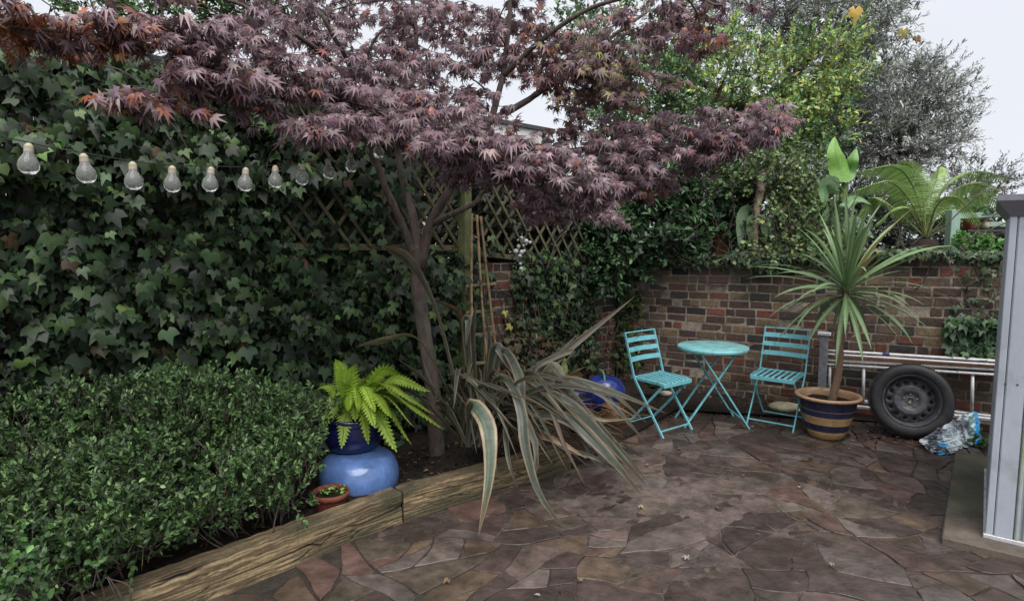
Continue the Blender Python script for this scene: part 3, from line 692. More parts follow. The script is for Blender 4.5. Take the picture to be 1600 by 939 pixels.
# ------------------------------------------------------------------ flax (phormium)
fx = thing("variegated_flax", "variegated flax with long cream-edged leaves arching over the timber", "flax plant", gr(738, 700, .1))
def flaxcol(cs, hue):
    def f(u, t):
        a = abs(u)
        if a > .9: c = np.array([.26, .13, .09])
        elif a > .66: c = np.array([.29, .255, .16])
        elif a > .58: c = np.array([.15, .155, .095])
        else: c = np.array([.075, .10, .07]) if int((u+1)*13) % 3 else np.array([.12, .145, .105])
        if hue == 1: c = c*.5+np.array([.20, .18, .06])*.5
        if hue == 2: c = c*.25+np.array([.20, .11, .05])*.75
        if hue == 3: c = c*.5+np.array([.085, .065, .04])*.5
        n_ = .85+.3*sin(t*37+u*3)*sin(t*11+cs*40); return (c*n_ if t < .9 else c*.4+np.array([.10, .06, .035])*.6)*cs
    return f
def fleaf(mb, pts, wpx, side=None, hue=0, cs=1.0, n=22, twist=0, late=False):
    P = ipath([at(*p_) for p_ in pts], n); T = nrm(np.gradient(P, axis=0)); Ym = np.mean([p_[2] for p_ in pts]); W = wpx/2/F*Ym
    tt = np.linspace(0, 1, n); wv = W*np.minimum(1, .45+tt*1.1)*np.minimum(1, ((1-tt)*2.6))**.75; wv[-1] = .0008
    if late: wv = W*np.interp(tt, [0, .5, .62, .8, .93, 1], [.28, .25, .5, 1, .6, .02])
    view = nrm(P-np.array([0, 0, CH])); sds = []
    base = nrm(cr3(T, view)); nn = nrm(cr3(base, T))
    for i in range(n):
        a = twist*tt[i] + (side or 0); sds.append(base[i]*cos(a)+nn[i]*sin(a))
    sds = np.array(sds)
    for i in range(1, n):
        if np.dot(sds[i], sds[i-1]) < 0: sds[i] *= -1
    mb.strip(P, wv, sds, flaxcol(cs, hue), fold=.22, nacross=14)
# (points (px,py,Y)), width px, side angle, hue
FL = [
 ([(742,695,4.05),(735,660,3.9),(738,632,3.6),(762,665,3.42),(765,740,3.3),(748,836,3.22)], 27, .1, 0, 1.25),
 ([(750,695,4.05),(770,600,3.9),(795,595,3.75),(815,640,3.6),(822,700,3.5),(845,775,3.42),(893,838,3.4)], 25, .3, 0, 1.0),
 ([(760,700,4.05),(800,630,4.1),(870,560,4.2),(992,463,4.45)], 24, .5, 3, 1.1),
 ([(738,700,4.05),(712,600,4.0),(680,480,3.95),(640,410,3.9),(598,384,3.85)], 30, .4, 3, 1.4),
 ([(736,700,4.05),(700,610,4.0),(665,545,3.9),(640,524,3.85),(600,532,3.75),(556,542,3.7)], 17, .6, 1, .9),
 ([(733,700,4.05),(700,640,4.0),(660,590,4.0),(620,560,4.0)], 10, .6, 3, .8),
 ([(730,700,4.05),(690,655,3.98),(655,620,3.95),(615,600,3.9)], 9, .5, 3, .8),
 ([(770,690,4.05),(815,610,4.0),(870,592,3.95),(940,605,3.95),(1040,645,4.0)], 22, .5, 0, 1.0),
 ([(772,690,4.05),(830,615,4.1),(890,602,4.1),(950,610,4.1),(1010,660,4.1)], 18, .5, 1, 1.0),
 ([(774,690,4.05),(850,600,4.0),(920,600,4.0),(965,640,3.95),(1008,690,3.95)], 16, .4, 0, 1.0),
 ([(780,690,4.05),(840,640,3.9),(880,635,3.85),(940,655,3.8),(1000,652,3.85)], 14, .7, 1, 1.15),
 ([(775,690,4.05),(830,650,3.85),(890,655,3.75),(950,710,3.65),(1002,772,3.62)], 30, .35, 0, 1.0),
 ([(775,690,4.05),(840,620,3.9),(890,630,3.8),(950,690,3.75),(1012,760,3.75)], 26, .4, 0, .9),
 ([(775,690,4.05),(850,605,4.0),(910,640,3.9),(960,690,3.85),(1012,752,3.85)], 18, .5, 0, .95),
 ([(760,690,4.05),(775,570,4.0),(790,548,3.95),(812,590,3.8),(815,640,3.7),(838,700,3.6),(830,775,3.5)], 24, .3, 0, .95),
 ([(757,690,4.05),(765,580,4.05),(775,540,4.0),(800,575,3.95),(850,640,3.85)], 22, .35, 0, .9),
 ([(752,690,4.05),(735,590,4.05),(722,500,4.05),(700,478,4.0),(675,468,3.98)], 14, .5, 2, .8),
 ([(750,690,4.05),(735,590,4.05),(728,510,4.0),(732,500,3.95),(728,540,3.9)], 22, .2, 0, .9),
 ([(755,690,4.05),(742,600,4.1),(738,520,4.1),(745,470,4.1)], 15, .3, 3, 1.0),
 ([(765,690,4.05),(760,600,4.1),(765,540,4.1),(760,500,4.1)], 12, .3, 0, .8),
 ([(780,690,4.05),(830,660,3.9),(880,698,3.8),(930,715,3.7),(985,745,3.68)], 12, .5, 0, 1.0),
 ([(800,680,3.95),(840,680,3.8),(875,690,3.72),(917,716,3.68)], 16, .5, 2, 1.5),
 ([(775,690,4.0),(830,640,3.85),(860,640,3.8),(880,690,3.7),(915,760,3.62)], 11, .3, 2, .9),
 ([(770,690,4.0),(800,660,3.9),(790,660,3.8),(795,720,3.6),(810,765,3.55)], 13, .4, 0, .8),
 ([(765,690,4.0),(780,660,3.9),(800,650,3.8),(835,680,3.65),(842,730,3.55)], 12, .5, 0, .9),
 ([(790,690,4.05),(860,620,4.0),(900,660,3.9),(930,720,3.8),(960,735,3.8)], 15, .5, 0, .8),
 ([(785,690,4.05),(850,585,4.1),(870,575,4.1),(885,620,4.0),(905,665,3.9)], 22, .2, 1, .9),
 ([(768,690,4.05),(830,585,4.1),(850,565,4.15),(895,548,4.2),(880,570,4.15)], 15, .5, 3, 1.1),
 ([(758,690,4.05),(800,600,4.2),(860,560,4.3),(905,520,4.4)], 12, .6, 0, .9),
 ([(735,695,4.05),(700,650,4.0),(672,600,4.0),(660,560,4.05)], 12, .4, 3, .8),
]
mb = MB()
for k, (pts, wpx, sdv, hue, cs) in enumerate(FL): fleaf(mb, pts, wpx*(.98 if k == 0 else .72), sdv, hue, cs*(1.15 if k == 0 else .68), late=k in (3, 4))
for k in range(80):
    ang = rng.uniform(-.6, 1.0); bx = 745+rng.normal(0, 16); top = (bx+ang*rng.uniform(60, 130)+20, rng.uniform(575, 655)); Yb = 4.05+rng.normal(0, .1)
    if rng.random() < .3: top = (bx+rng.normal(0, 35), rng.uniform(560, 620))
    r_ = rng.uniform(60, 130); tipx = top[0]+r_*(.3+ang*.8); tipy = min(top[1]+rng.uniform(20, 110), 745)
    if tipx < 735: tipy = min(tipy, 640)
    fleaf(mb, [(bx, 698, Yb), ((bx+top[0])/2-4, (698+top[1])/2-20, Yb), (*top, Yb-.1), (tipx, tipy, Yb-.3)], rng.uniform(5, 13), rng.uniform(.2, .9), int(rng.choice([0, 0, 0, 1, 3, 3, 3, 3, 2])), rng.uniform(.4, .8), n=14)
mb.build("leaf_blades", M['blade'], fx, False)
# dead brown thatch
mb = MB()
for k in range(170):
    bx, by = rng.uniform(800, 965), 0; by = 655+rng.normal(0, 18)+(bx-800)*.1; Yb = 4.35+rng.normal(0, .15)
    a_ = at(bx, by, Yb); a_[2] = max(a_[2], .06); d = nrm(np.array([rng.normal(.6, .6), rng.normal(-.4, .4), rng.normal(.05, .25)]))
    P = blade_curve(a_, d, rng.uniform(.1, .34), .1, 6); P[:, 2] = np.maximum(P[:, 2], .025)
    c = palette(1, [(.12, .065, .035), (.2, .12, .06), (.06, .04, .03), (.25, .11, .04)], (3, 2, 3, .6))[0]
    mb.strip(P, np.array([.5, .9, 1, .9, .6, .1])*rng.uniform(.003, .009), rng.normal(size=3), c, nacross=1)
mb.build("dead_thatch", M['litter'], fx, False)

# ------------------------------------------------------------------ ivy
def noise2(x, y, s=0): return (np.sin(x*3.1+s)+np.sin(y*4.3+s*2+1)+np.sin((x+y)*6.7+s*3)+np.sin((x-y)*9.1+s))/4
IVC = [(.024, .047, .021), (.038, .072, .029), (.062, .108, .038), (.014, .026, .014), (.11, .175, .055), (.075, .05, .028)]
def ivy(name, label, planep, pn, pd, n, region, size, thick, cols=IVC, wts=(5, 5, 3, 4, .6, .3), layers=1.0, stems=40, parent=None):
    """region: function(px,py)->keep probability evaluated at the plane; positions sampled in image then put on the plane"""
    root = thing(name, label, "ivy", planep*[1, 1, 0] if parent is None else (0, 0, 0))
    pos = []; 
    while len(pos) < n:
        px, py = region()
        if px is None: continue
        p = onplane(px, py, planep, pn); s = float(np.dot(p-planep, pd)); z = p[2]
        if z < .05: continue
        off = thick*(.35+.5*noise2(s*1.3, z*1.7, 2)+.25*noise2(s*3.3, z*3.1, 5))+thick*.45*abs(rng.normal(0, .6)); pos.append(p+pn*off*rng.uniform(.25, 1.1))
    pos = np.array(pos); n = len(pos)
    tip = np.tile([0, 0, -1.], (n, 1))+rng.normal(0, .5, (n, 3))+pn*.4; nor = pn+np.array([0, 0, .75])+rng.normal(0, .5, (n, 3))
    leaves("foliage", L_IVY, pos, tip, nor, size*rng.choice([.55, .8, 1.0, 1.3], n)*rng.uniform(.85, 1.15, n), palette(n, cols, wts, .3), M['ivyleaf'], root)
    mb = MB()
    for k in range(stems):
        p = pos[rng.integers(n)]-pn*thick*.3; d = nrm(pd*rng.normal(0, .6)+UZ*rng.uniform(.2, 1)); P = [p]
        for i in range(6): d = nrm(d+rng.normal(0, .3, 3)); d = d-pn*np.dot(d, pn)*.8; P.append(P[-1]+d*.12)
        P = np.array(P); P[:, 2] = np.maximum(P[:, 2], .02); mb.tube(ipath(P, 14), rng.uniform(.002, .006), 5)
    mb.build("stems", M['bark'], root); return root
S735 = float(np.dot(lw(738, 500)-K, LW_D))
def reg_main():
    # sampled area in picture coordinates; density follows scale so sample on the wall instead
    while True:
        s = rng.uniform(1.95, 6.6); z = rng.uniform(.1, 2.95)
        if s < 2.95 and z > 1.62 and rng.random() < .96: continue
        if s < 3.25 and 1.75 < z < 2.25 and rng.random() < .72: continue
        if s < 3.5 and z > 1.52 and z < 1.68 and rng.random() < .55: continue
        if s < 2.3 and rng.random() < .4: continue
        top = 2.6+.35*sin(s*1.7)*.4+rng.normal(0, .05)
        if z > top: continue
        if z < 1.55 and s < S735: continue
        if noise2(s*2.3, z*2.9, 3) < -.42 and rng.random() < .6: continue
        p = lws(s, z); d = p-np.array([0, 0, CH]); f_ = d[1]*cos(PITCH)-d[2]*sin(PITCH); u_ = d[1]*sin(PITCH)+d[2]*cos(PITCH)
        return 800+F*d[0]/f_, 469.5-F*u_/f_
ivy("climbing_ivy", "tall dark curtain of ivy covering the whole left side wall", K*1.0, LW_N, LW_D, 18000, reg_main, .07, .42, stems=120)
def box_reg(x0, x1, y0, y1, soft=12):
    def f():
        px, py = rng.uniform(x0, x1), rng.uniform(y0, y1)
        e = min(px-x0, x1-px, (py-y0)*1.2, (y1-py)*1.2)
        if e < soft*abs(rng.normal(0, 1))+8*noise2(px*.05, py*.05): return None, None
        return px, py
    return f
ivy("climbing_ivy", "dark ivy patch on the side wall below the right trellis panel", K*1.0, LW_N, LW_D, 1500, box_reg(795, 930, 392, 575), .062, .16, stems=20)
ivy("climbing_ivy", "narrow ivy strand climbing the wall corner above the left chair", BW_B, BW_N, BW_D, 260, box_reg(962, 1006, 425, 575, 4), .05, .1, cols=[(.04, .07, .025), (.07, .11, .03), (.12, .15, .04)], wts=(3, 3, 1), stems=8)
ivy("climbing_ivy", "green ivy clump on the brick wall just left of the shed", BW_B, BW_N, BW_D, 520, box_reg(1476, 1575, 492, 566, 7), .062, .12, cols=[(.04, .085, .035), (.06, .12, .045), (.03, .06, .03)], wts=(3, 2, 2), stems=16)
def rtop():
    px = rng.uniform(1478, 1572); k = rng.random()
    if k < .7: return px, rng.uniform(393, 404)
    px = rng.choice([1503, 1512, 1548, 1535])+rng.normal(0, 6); return px, rng.uniform(400, 510)
ivy("creeping_ivy", "thin pale ivy creeping over the wall top beside the shed", BW_B, BW_N, BW_D, 170, rtop, .045, .07, cols=[(.10, .13, .08), (.07, .11, .05), (.05, .09, .045)], wts=(2, 2, 2), stems=10)
def rtop2():
    px = rng.uniform(985, 1480); y = 403-8*(px-985)/495; return px, y+rng.normal(0, 5)*(1.4 if 1130 < px < 1330 else .7)+(6 if px < 1330 else 0)
ivy("creeping_ivy", "mixed small ivy and moss trailing along the top of the back wall", BW_B, BW_N, BW_D, 1500, rtop2, .042, .14, cols=[(.06, .10, .05), (.10, .13, .07), (.14, .15, .06), (.03, .05, .025)], wts=(3, 2, 1, 3), stems=40)
def ryel():
    return rng.normal(818, 20), rng.normal(520, 24)
ivy("yellowing_ivy", "yellowing ivy leaves on the side wall right of the bamboo canes", K*1.0, LW_N, LW_D, 150, ryel, .075, .12, cols=[(.30, .25, .06), (.18, .16, .06), (.12, .08, .04), (.07, .08, .03)], wts=(2, 3, 3, 2), stems=8)
def rdead(): return rng.uniform(760, 1010), rng.normal(565, 32)
ivy("withered_climber", "withered brown creeper on the low wall behind the flax", K*1.0, LW_N, LW_D, 420, rdead, .05, .3, cols=[(.07, .045, .03), (.12, .08, .045), (.045, .05, .025), (.035, .03, .02)], wts=(3, 2, 3, 3), stems=70)

# ------------------------------------------------------------------ trellis, post, canes
TG = (.11, .10, .056)
def trellis(s0, s1, za, zb, label, off=.03, tz=.0):
    """s0..s1 along the wall; bottom rail heights za, zb; diagonal lattice"""
    t = thing("trellis_panel", label, "trellis", lws(s0, min(za, zb), off)); H = .72; L = s1-s0
    def pt(a, z): return lws(s0+a, za+(zb-za)*a/L+z, off)
    mb = MB(); mb.beam(pt(0, 0), pt(L, 0), .022, .045, col=np.array(TG)*1.2, jit=.001); mb.build("rail", M['treated'], t, False)
    mb = MB(); mb.beam(pt(0, H), pt(L, H), .022, .045, col=TG, jit=.001); mb.build("rail", M['treated'], t, False)
    mb = MB(); stp = .17
    for sg, oo in ((1, .018), (-1, .007)):
        a = -H
        while a < L+H:
            x0, x1_ = (a, a+H*.78) if sg > 0 else (a+H*.78, a); z0, z1 = 0, H
            # clip
            tA = [0.0, 1.0]
            for lim, sgn in ((0, 1), (L, -1)):
                da, db = (x0-lim)*sgn, (x1_-lim)*sgn
                if da < 0 and db < 0: tA = None; break
                if da < 0: tA[0] = max(tA[0], da/(da-db))
                elif db < 0: tA[1] = min(tA[1], da/(da-db))
            if tA and tA[1]-tA[0] > .08:
                A_ = pt(x0+(x1_-x0)*tA[0], H*tA[0])+LW_N*oo; B_ = pt(x0+(x1_-x0)*tA[1], H*tA[1])+LW_N*oo
                mb.beam(A_, B_, .009, .026, up=cr3(nrm(B_-A_), LW_N), col=np.array(TG)*rng.uniform(.75, 1.3), bev=.001)
            a += stp
    mb.build("lattice", M['treated'], t, False); return t
def s_of(px, py): return float(np.dot(lw(px, py)-K, LW_D))
trellis(s_of(905, 412), s_of(752, 397), lw(905, 414)[2], lw(752, 397)[2], "lattice trellis panel right of the wooden post, under the maple leaves")
trellis(s_of(712, 388), s_of(425, 385), lw(712, 388)[2], lw(425, 385)[2], "lattice trellis panel behind the maple trunk, its left half lost in ivy", off=.20)
pb = lw(728, 560, .27); pb[2] = .05; pt_ = lw(728, 262, .27)
mb = MB(); mb.beam(pb, (pb[0], pb[1], pt_[2]), .075, .1, up=LW_N, col=(.17, .19, .085), bev=.006, jit=.001)
o = mb.build("wooden_post", M['treated'], smooth=False); tag(o, "square green-stained wooden post between the two trellis panels", "post")
lt = thing("ladder_trellis", "narrow wooden trellis with short rungs beside the green-stained post", "trellis", lw(740, 560, .2)*[1, 1, 0])
for px in (733, 756):
    a, b_ = lw(px, 432, .35), lw(px, 600, .35); mb = MB(); mb.beam(a, b_, .015, .022, up=LW_N, col=(.16, .14, .08)); mb.build("upright", M['treated'], lt, False)
for py in (446, 487, 523, 568):
    a, b_ = lw(728, py+1, .37), lw(775, py-3, .37); mb = MB(); mb.beam(a, b_, .014, .024, col=(.26, .22, .12), bev=.002, jit=.0008); mb.build("rung", M['treated'], lt, False)
for i, (xa, xb, lab) in enumerate(((737, 741, "leftmost bamboo cane of the three leaning by the post"), (745, 765, "middle bamboo cane of the three leaning by the post"), (751, 783, "rightmost bamboo cane of the three leaning by the post"))):
    a, b_ = lw(xa, 334+i*2, .40), lw(xb, 610, .46); P = ipath([a, (a+b_)/2+rng.normal(0, .008, 3), b_], 28)
    mb = MB(); mb.tube(P, [.0105+(.003 if j % 5 == 0 else 0) for j in range(28)], 9)
    o = mb.build("bamboo_cane", M['cane']); tag(o, lab, "cane", "bamboo canes by the post")

# glass bead mobile
gmz = thing("hanging_mobile", "silvery bead mobile hanging in front of the right trellis", "mobile", lw(820, 370, .35))
mb = MB(); mb.tube([lw(822, 345, .35), lw(820, 380, .35), lw(814, 405, .35), lw(813, 425, .35)], .0015, 4); mb.build("string", M['wire'], gmz)
for px, py, r_ in ((815, 372, .018), (822, 377, .022), (828, 379, .016), (810, 385, .016), (806, 393, .024), (815, 394, .022), (819, 392, .014), (813, 412, .014), (814, 420, .018), (818, 384, .012), (812, 400, .018)):
    mb = MB(); c = lw(px, py, .35); pr_ = [(r_*sin(pi*k/8), -r_*cos(pi*k/8)) for k in range(9)]; mb.lathe(pr_, c, 12); mb.build("bead", M['ceramic'], gmz)

# ------------------------------------------------------------------ string of bulbs
sl = thing("string_lights", "string of clear festoon bulbs hung across the ivy", "string lights", at(300, 250, 2.55))
BL = [(45, 224, 2.10), (130, 240, 2.2), (207, 253, 2.32), (269, 259, 2.45), (330, 261, 2.6), (384, 262, 2.75), (430, 259, 2.9), (473, 256, 3.05), (512, 248, 3.2), (547, 239, 3.35), (590, 218, 3.5)]
cpts = [at(-160, 175, 1.85)] + [at(x, y-1, Y) for x, y, Y in BL] + [at(640, 190, 3.65), at(700, 165, 3.85)]
mb = MB(); mb.tube(ipath(cpts, 90), .0022, 6); mb.build("cable", M['wire'], sl)
gp = [(0, -.1), (.012, -.099), (.021, -.094), (.0275, -.084), (.030, -.072), (.0285, -.06), (.0235, -.049), (.0175, -.040), (.0145, -.033), (.0135, -.028), (.0, -.028)]
cpf = [(0, 0), (.006, 0), (.0085, -.003), (.0125, -.008), (.0135, -.012), (.0125, -.015), (.0138, -.018), (.0127, -.021), (.014, -.024), (.013, -.031), (.0, -.031)]
gprof = MB().lathe(gp, n=24); cprof = MB().lathe(cpf, n=18)
fl_ = MB().tube([(0, 0, -.03), (0, 0, -.06)], .0035, 6)
gme = cme = None
for i, (x, y, Y) in enumerate(BL):
    L0 = at(x, y, Y); sc0 = .98
    if i == 0:
        cap = cprof.build("bulb_cap", M['cap'], sl); gl = gprof.build("glass_bulb", M['glass'], sl); stm = fl_.build("filament_stem", M['ceramic'], sl)
        gl.parent = cap; gl.matrix_parent_inverse.identity(); stm.parent = cap; stm.matrix_parent_inverse.identity(); cap.matrix_parent_inverse.identity(); prot = (cap, gl, stm)
    else:
        cap = prot[0].copy(); COL.objects.link(cap); cap.parent = sl
        for o_ in prot[1:]: c_ = o_.copy(); COL.objects.link(c_); c_.parent = cap
    cap.location = V(L0)-sl.location; cap.rotation_euler = (rng.normal(0, .06), rng.normal(0, .08), 0); cap.scale = (1.05,)*3

# ------------------------------------------------------------------ japanese maple
TB = gr(684, 712, .1)
TY = float(TB[1])
mp_ = thing("japanese_maple", "purple-leaved Japanese maple spreading across the top of the picture", "tree", TB)
mb = MB()
def limb(pts, r0, r1, n=26, seg=9, wob=.012):
    P = ipath([p_ if len(p_) == 3 and not isinstance(p_, tuple) else at(*p_) for p_ in pts], n); P = P+rng.normal(0, wob*.3, P.shape)*np.linspace(0, 1, n)[:, None]
    mb.tube(P, np.linspace(r0, r1, n)*rng.normal(1, .03, n), seg); return P
fk = (655, 400, TY)
limb([TB-[0, 0, .08], at(682, 690, TY), at(675, 600, TY), at(660, 500, TY), at(652, 440, TY), at(655, 385, TY)], .060, .046, 40, 14)
LB = []
LB.append(limb([(656, 420, TY), (632, 360, TY), (605, 300, TY-.1), (583, 240, TY-.2), (565, 180, TY-.4), (545, 100, TY-.6), (500, 20, TY-.8)], .032, .011))
LB.append(limb([(654, 410, TY), (645, 340, TY+.1), (632, 290, TY+.15), (622, 230, TY+.15), (640, 150, TY+.1), (650, 60, TY), (640, -60, TY)], .036, .012))
LB.append(limb([(656, 420, TY), (672, 350, TY-.05), (700, 300, TY-.1), (722, 255, TY-.1), (765, 190, TY-.05), (785, 120, TY), (795, 40, TY), (800, -60, TY)], .038, .012))
LB.append(limb([(676, 350, TY-.05), (705, 335, TY-.15), (742, 318, TY-.2), (760, 295, TY-.25), (830, 265, TY-.5)], .024, .008))
LB.append(limb([(765, 190, TY-.05), (820, 160, TY+.05), (870, 125, TY+.1), (940, 70, TY+.1), (1010, 20, TY+.1)], .026, .01))
LB.append(limb([(722, 255, TY-.1), (800, 250, TY-.1), (900, 235, TY), (1010, 220, TY), (1120, 195, TY), (1230, 170, TY)], .028, .006))
LB.append(limb([(575, 215, TY-.3), (555, 175, TY-.5), (510, 155, TY-.9), (440, 140, TY-1.2), (350, 100, TY-1.5), (230, 70, TY-1.7), (60, 45, TY-1.9)], .024, .006))
LB.append(limb([(625, 225, TY+.1), (540, 120, TY-.3), (470, 60, TY-.7), (380, 10, TY-1.0), (260, -30, TY-1.2)], .022, .006))
LB.append(limb([(560, 190, TY-.4), (572, 150, TY-.5), (568, 100, TY-.6), (600, 40, TY-.7)], .016, .006))
LB.append(limb([(785, 120, TY), (850, 60, TY-.2), (930, 10, TY-.4), (1040, -10, TY-.6), (1130, 10, TY-.8)], .02, .006))
LB.append(limb([(800, 250, TY-.1), (860, 290, TY-.3), (930, 320, TY-.5)], .012, .005))
LBP = np.vstack(LB)
PL = [(.22, .14, .16), (.155, .095, .115), (.29, .205, .22), (.10, .06, .07), (.26, .10, .08)]
RD = [(.30, .10, .05), (.38, .16, .05), (.22, .09, .065), (.18, .10, .11)]
OL = [(.17, .12, .06), (.21, .20, .06), (.15, .08, .07), (.12, .07, .08)]
SPR = [ # px,py,Y,hx,hy,n,palette
 (40, 45, 2.55, 110, 32, 300, 'o'), (175, 45, 2.6, 90, 32, 300, 'm'), (290, 60, 2.75, 90, 36, 330, 'p'), (250, 152, 2.6, 85, 20, 170, 'm'), (345, 120, 2.8, 90, 36, 380, 'p'),
 (430, 110, 3.0, 80, 46, 420, 'p'), (420, 165, 3.0, 60, 18, 130, 'm'), (400, 50, 3.1, 80, 40, 300, 'p'), (487, 198, 2.95, 55, 24, 190, 'p'), (540, 190, 3.1, 60, 24, 200, 'p'), (520, 130, 3.4, 80, 50, 330, 'p'),
 (630, 205, 3.2, 75, 28, 300, 'p'), (700, 222, 3.1, 85, 30, 380, 'p'), (785, 238, 3.2, 85, 38, 420, 'p'), (860, 262, 3.3, 80, 42, 420, 'p'), (925, 290, 3.4, 60, 40, 300, 'p'), (835, 315, 3.5, 55, 25, 160, 'p'),
 (620, 160, 3.6, 90, 30, 260, 'p'), (700, 175, 3.7, 80, 28, 240, 'p'), (600, 100, 3.8, 100, 45, 260, 'p'), (700, 110, 4.0, 90, 50, 190, 'p'), (760, 160, 4.0, 60, 40, 110, 'p'),
 (520, 50, 3.9, 110, 50, 260, 'p'), (640, 30, 4.1, 110, 45, 260, 'p'), (760, 50, 4.2, 90, 60, 210, 'p'), (850, 60, 4.3, 80, 60, 240, 'r'), (900, 130, 4.4, 90, 55, 420, 'r'), (885, 190, 4.4, 30, 22, 50, 'r'),
 (950, 60, 4.3, 90, 60, 420, 'o2'), (985, 130, 4.5, 90, 60, 420, 'o2'), (1040, 35, 4.1, 90, 45, 340, 'p'), (1100, 60, 3.9, 50, 36, 170, 'r'), (1140, 5, 3.8, 70, 16, 120, 'p'),
 (950, 330, 3.9, 50, 22, 130, 'p'), (760, 255, 3.3, 80, 26, 200, 'p'), (560, 160, 3.3, 70, 30, 220, 'p'), (660, 180, 3.4, 90, 30, 240, 'p'), (990, 240, 4.1, 90, 40, 260, 'p'), (1090, 225, 4.1, 80, 36, 260, 'p'), (1180, 205, 4.0, 60, 26, 160, 'p'), (930, 100, 4.0, 110, 70, 300, 'o2'), (870, 90, 4.2, 70, 70, 200, 'r'), (940, 215, 4.3, 85, 36, 330, 'p'), (1030, 200, 4.2, 90, 34, 360, 'p'), (1120, 190, 4.1, 80, 36, 360, 'p'), (1200, 178, 4.1, 55, 26, 200, 'p'), (1245, 178, 4.05, 25, 16, 60, 'r'), (1040, 255, 4.3, 90, 32, 300, 'p'),
 (1120, 225, 4.2, 60, 26, 170, 'p'), (960, 270, 4.2, 80, 34, 280, 'p'), (1000, 300, 4.3, 60, 22, 120, 'r'), (780, 212, 3.9, 70, 16, 120, 'p'), (880, 320, 3.7, 50, 22, 120, 'p'), (740, 275, 3.5, 60, 18, 90, 'p'),
 (480, 30, 4.6, 90, 50, 260, 'p'), (560, 90, 4.7, 90, 60, 260, 'p'), (650, 80, 4.8, 90, 60, 260, 'p'), (740, 90, 4.8, 90, 60, 260, 'p'), (690, 20, 4.8, 100, 40, 260, 'p'), (800, 20, 4.8, 90, 50, 240, 'p'), (820, 110, 4.8, 60, 40, 130, 'r'), (430, 15, 4.8, 80, 40, 240, 'p'), (520, -5, 4.9, 90, 30, 220, 'p'), (610, 130, 5.0, 80, 40, 200, 'p'), (700, 150, 5.0, 80, 30, 160, 'p'), (770, 60, 5.0, 80, 60, 220, 'r'), (620, 10, 5.0, 90, 40, 240, 'p'), (560, -60, 3.9, 200, 50, 300, 'p'), (850, -60, 4.2, 200, 50, 300, 'p'), (250, -40, 2.8, 150, 30, 250, 'm'), (30, 10, 2.4, 80, 20, 120, 'm'),  # sprays centred above the frame are out of view, added for the lighting
]
PALS = {'p': (PL, (4, 3, 3, 2, .5)), 'm': (PL+RD, (3, 2, 3, 1, 1, 1.5, 1.5, 1.5, 1)), 'o': (RD+PL, (3, 4, 2, 1, 1, 1, 1, 1, 1)), 'r': (PL+RD, (3, 3, 1, 2, 2, 1.5, .4, 2, 2)), 'o2': (OL+PL, (3, 2, 3, 3, 2, 2, 1, 2, 1))}
MP, MT, MN, MS, MC = [], [], [], [], []
for (px, py, Y, hx, hy, n_, pal) in SPR:
    c = at(px, py, Y); ex, ez = hx/F*Y, hy/F*Y; ey = max(.22, ex*.7); j = np.argmin(np.linalg.norm(LBP-c, axis=1)); src = LBP[j]
    k = max(6, int(n_/13*1.05))
    mb.tube(ipath([src, (src+c)/2+[0, 0, .04], c], 10), np.linspace(.007, .003, 10), 5)
    for q_ in range(k):
        u = rvec(1)[0]*rng.random()**(1/2.4); s0 = c+u*[ex*.85, ey, ez*.85]; d = nrm(nrm(s0-src)*[1, 1, .15]+rng.normal(0, .35, 3)*[1, 1, .35]); Lt = rng.uniform(.12, .24)
        P = blade_curve(s0-d*Lt*.5, d, Lt, .12, 6); 
        if rng.random() < .75: mb.tube(np.vstack([(c*.35+s0*.65)-d*Lt*.5, P]), np.linspace(.0028, .001, 7), 4, cap=False)
        for i in range(13):
            t_ = rng.random(); b0 = P[int(t_*5)]; out = nrm(d*rng.normal(.6, .5)+cr3(d, UZ)*rng.normal(0, 1)+[0, 0, -.75]+rng.normal(0, .25, 3))
            MP.append(b0+out*rng.uniform(.01, .04)); MT.append(out); MN.append(np.array([0, -.75, .7])+rng.normal(0, .42, 3)); MS.append(rng.choice([.032, .045, .055, .066])*rng.uniform(.85, 1.15))
        MC.append(palette(13, *PALS[pal], .2))
MC = np.vstack(MC); print("maple leaves", len(MP))
mb.build("trunk", M['bark'], mp_)
L_MAPLE2 = lobes([-100, -55, -18, 20, 58, 104], [.42, .8, 1.0, .95, .74, .36], .34, .12, .3, .08)
MP, MT, MN, MS = map(np.array, (MP, MT, MN, MS)); sel = rng.random(len(MP)) < .5
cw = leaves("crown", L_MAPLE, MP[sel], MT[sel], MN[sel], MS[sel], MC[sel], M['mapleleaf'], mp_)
leaves("crown", L_MAPLE2, MP[~sel], MT[~sel], MN[~sel], MS[~sel], MC[~sel], M['mapleleaf'], mp_)

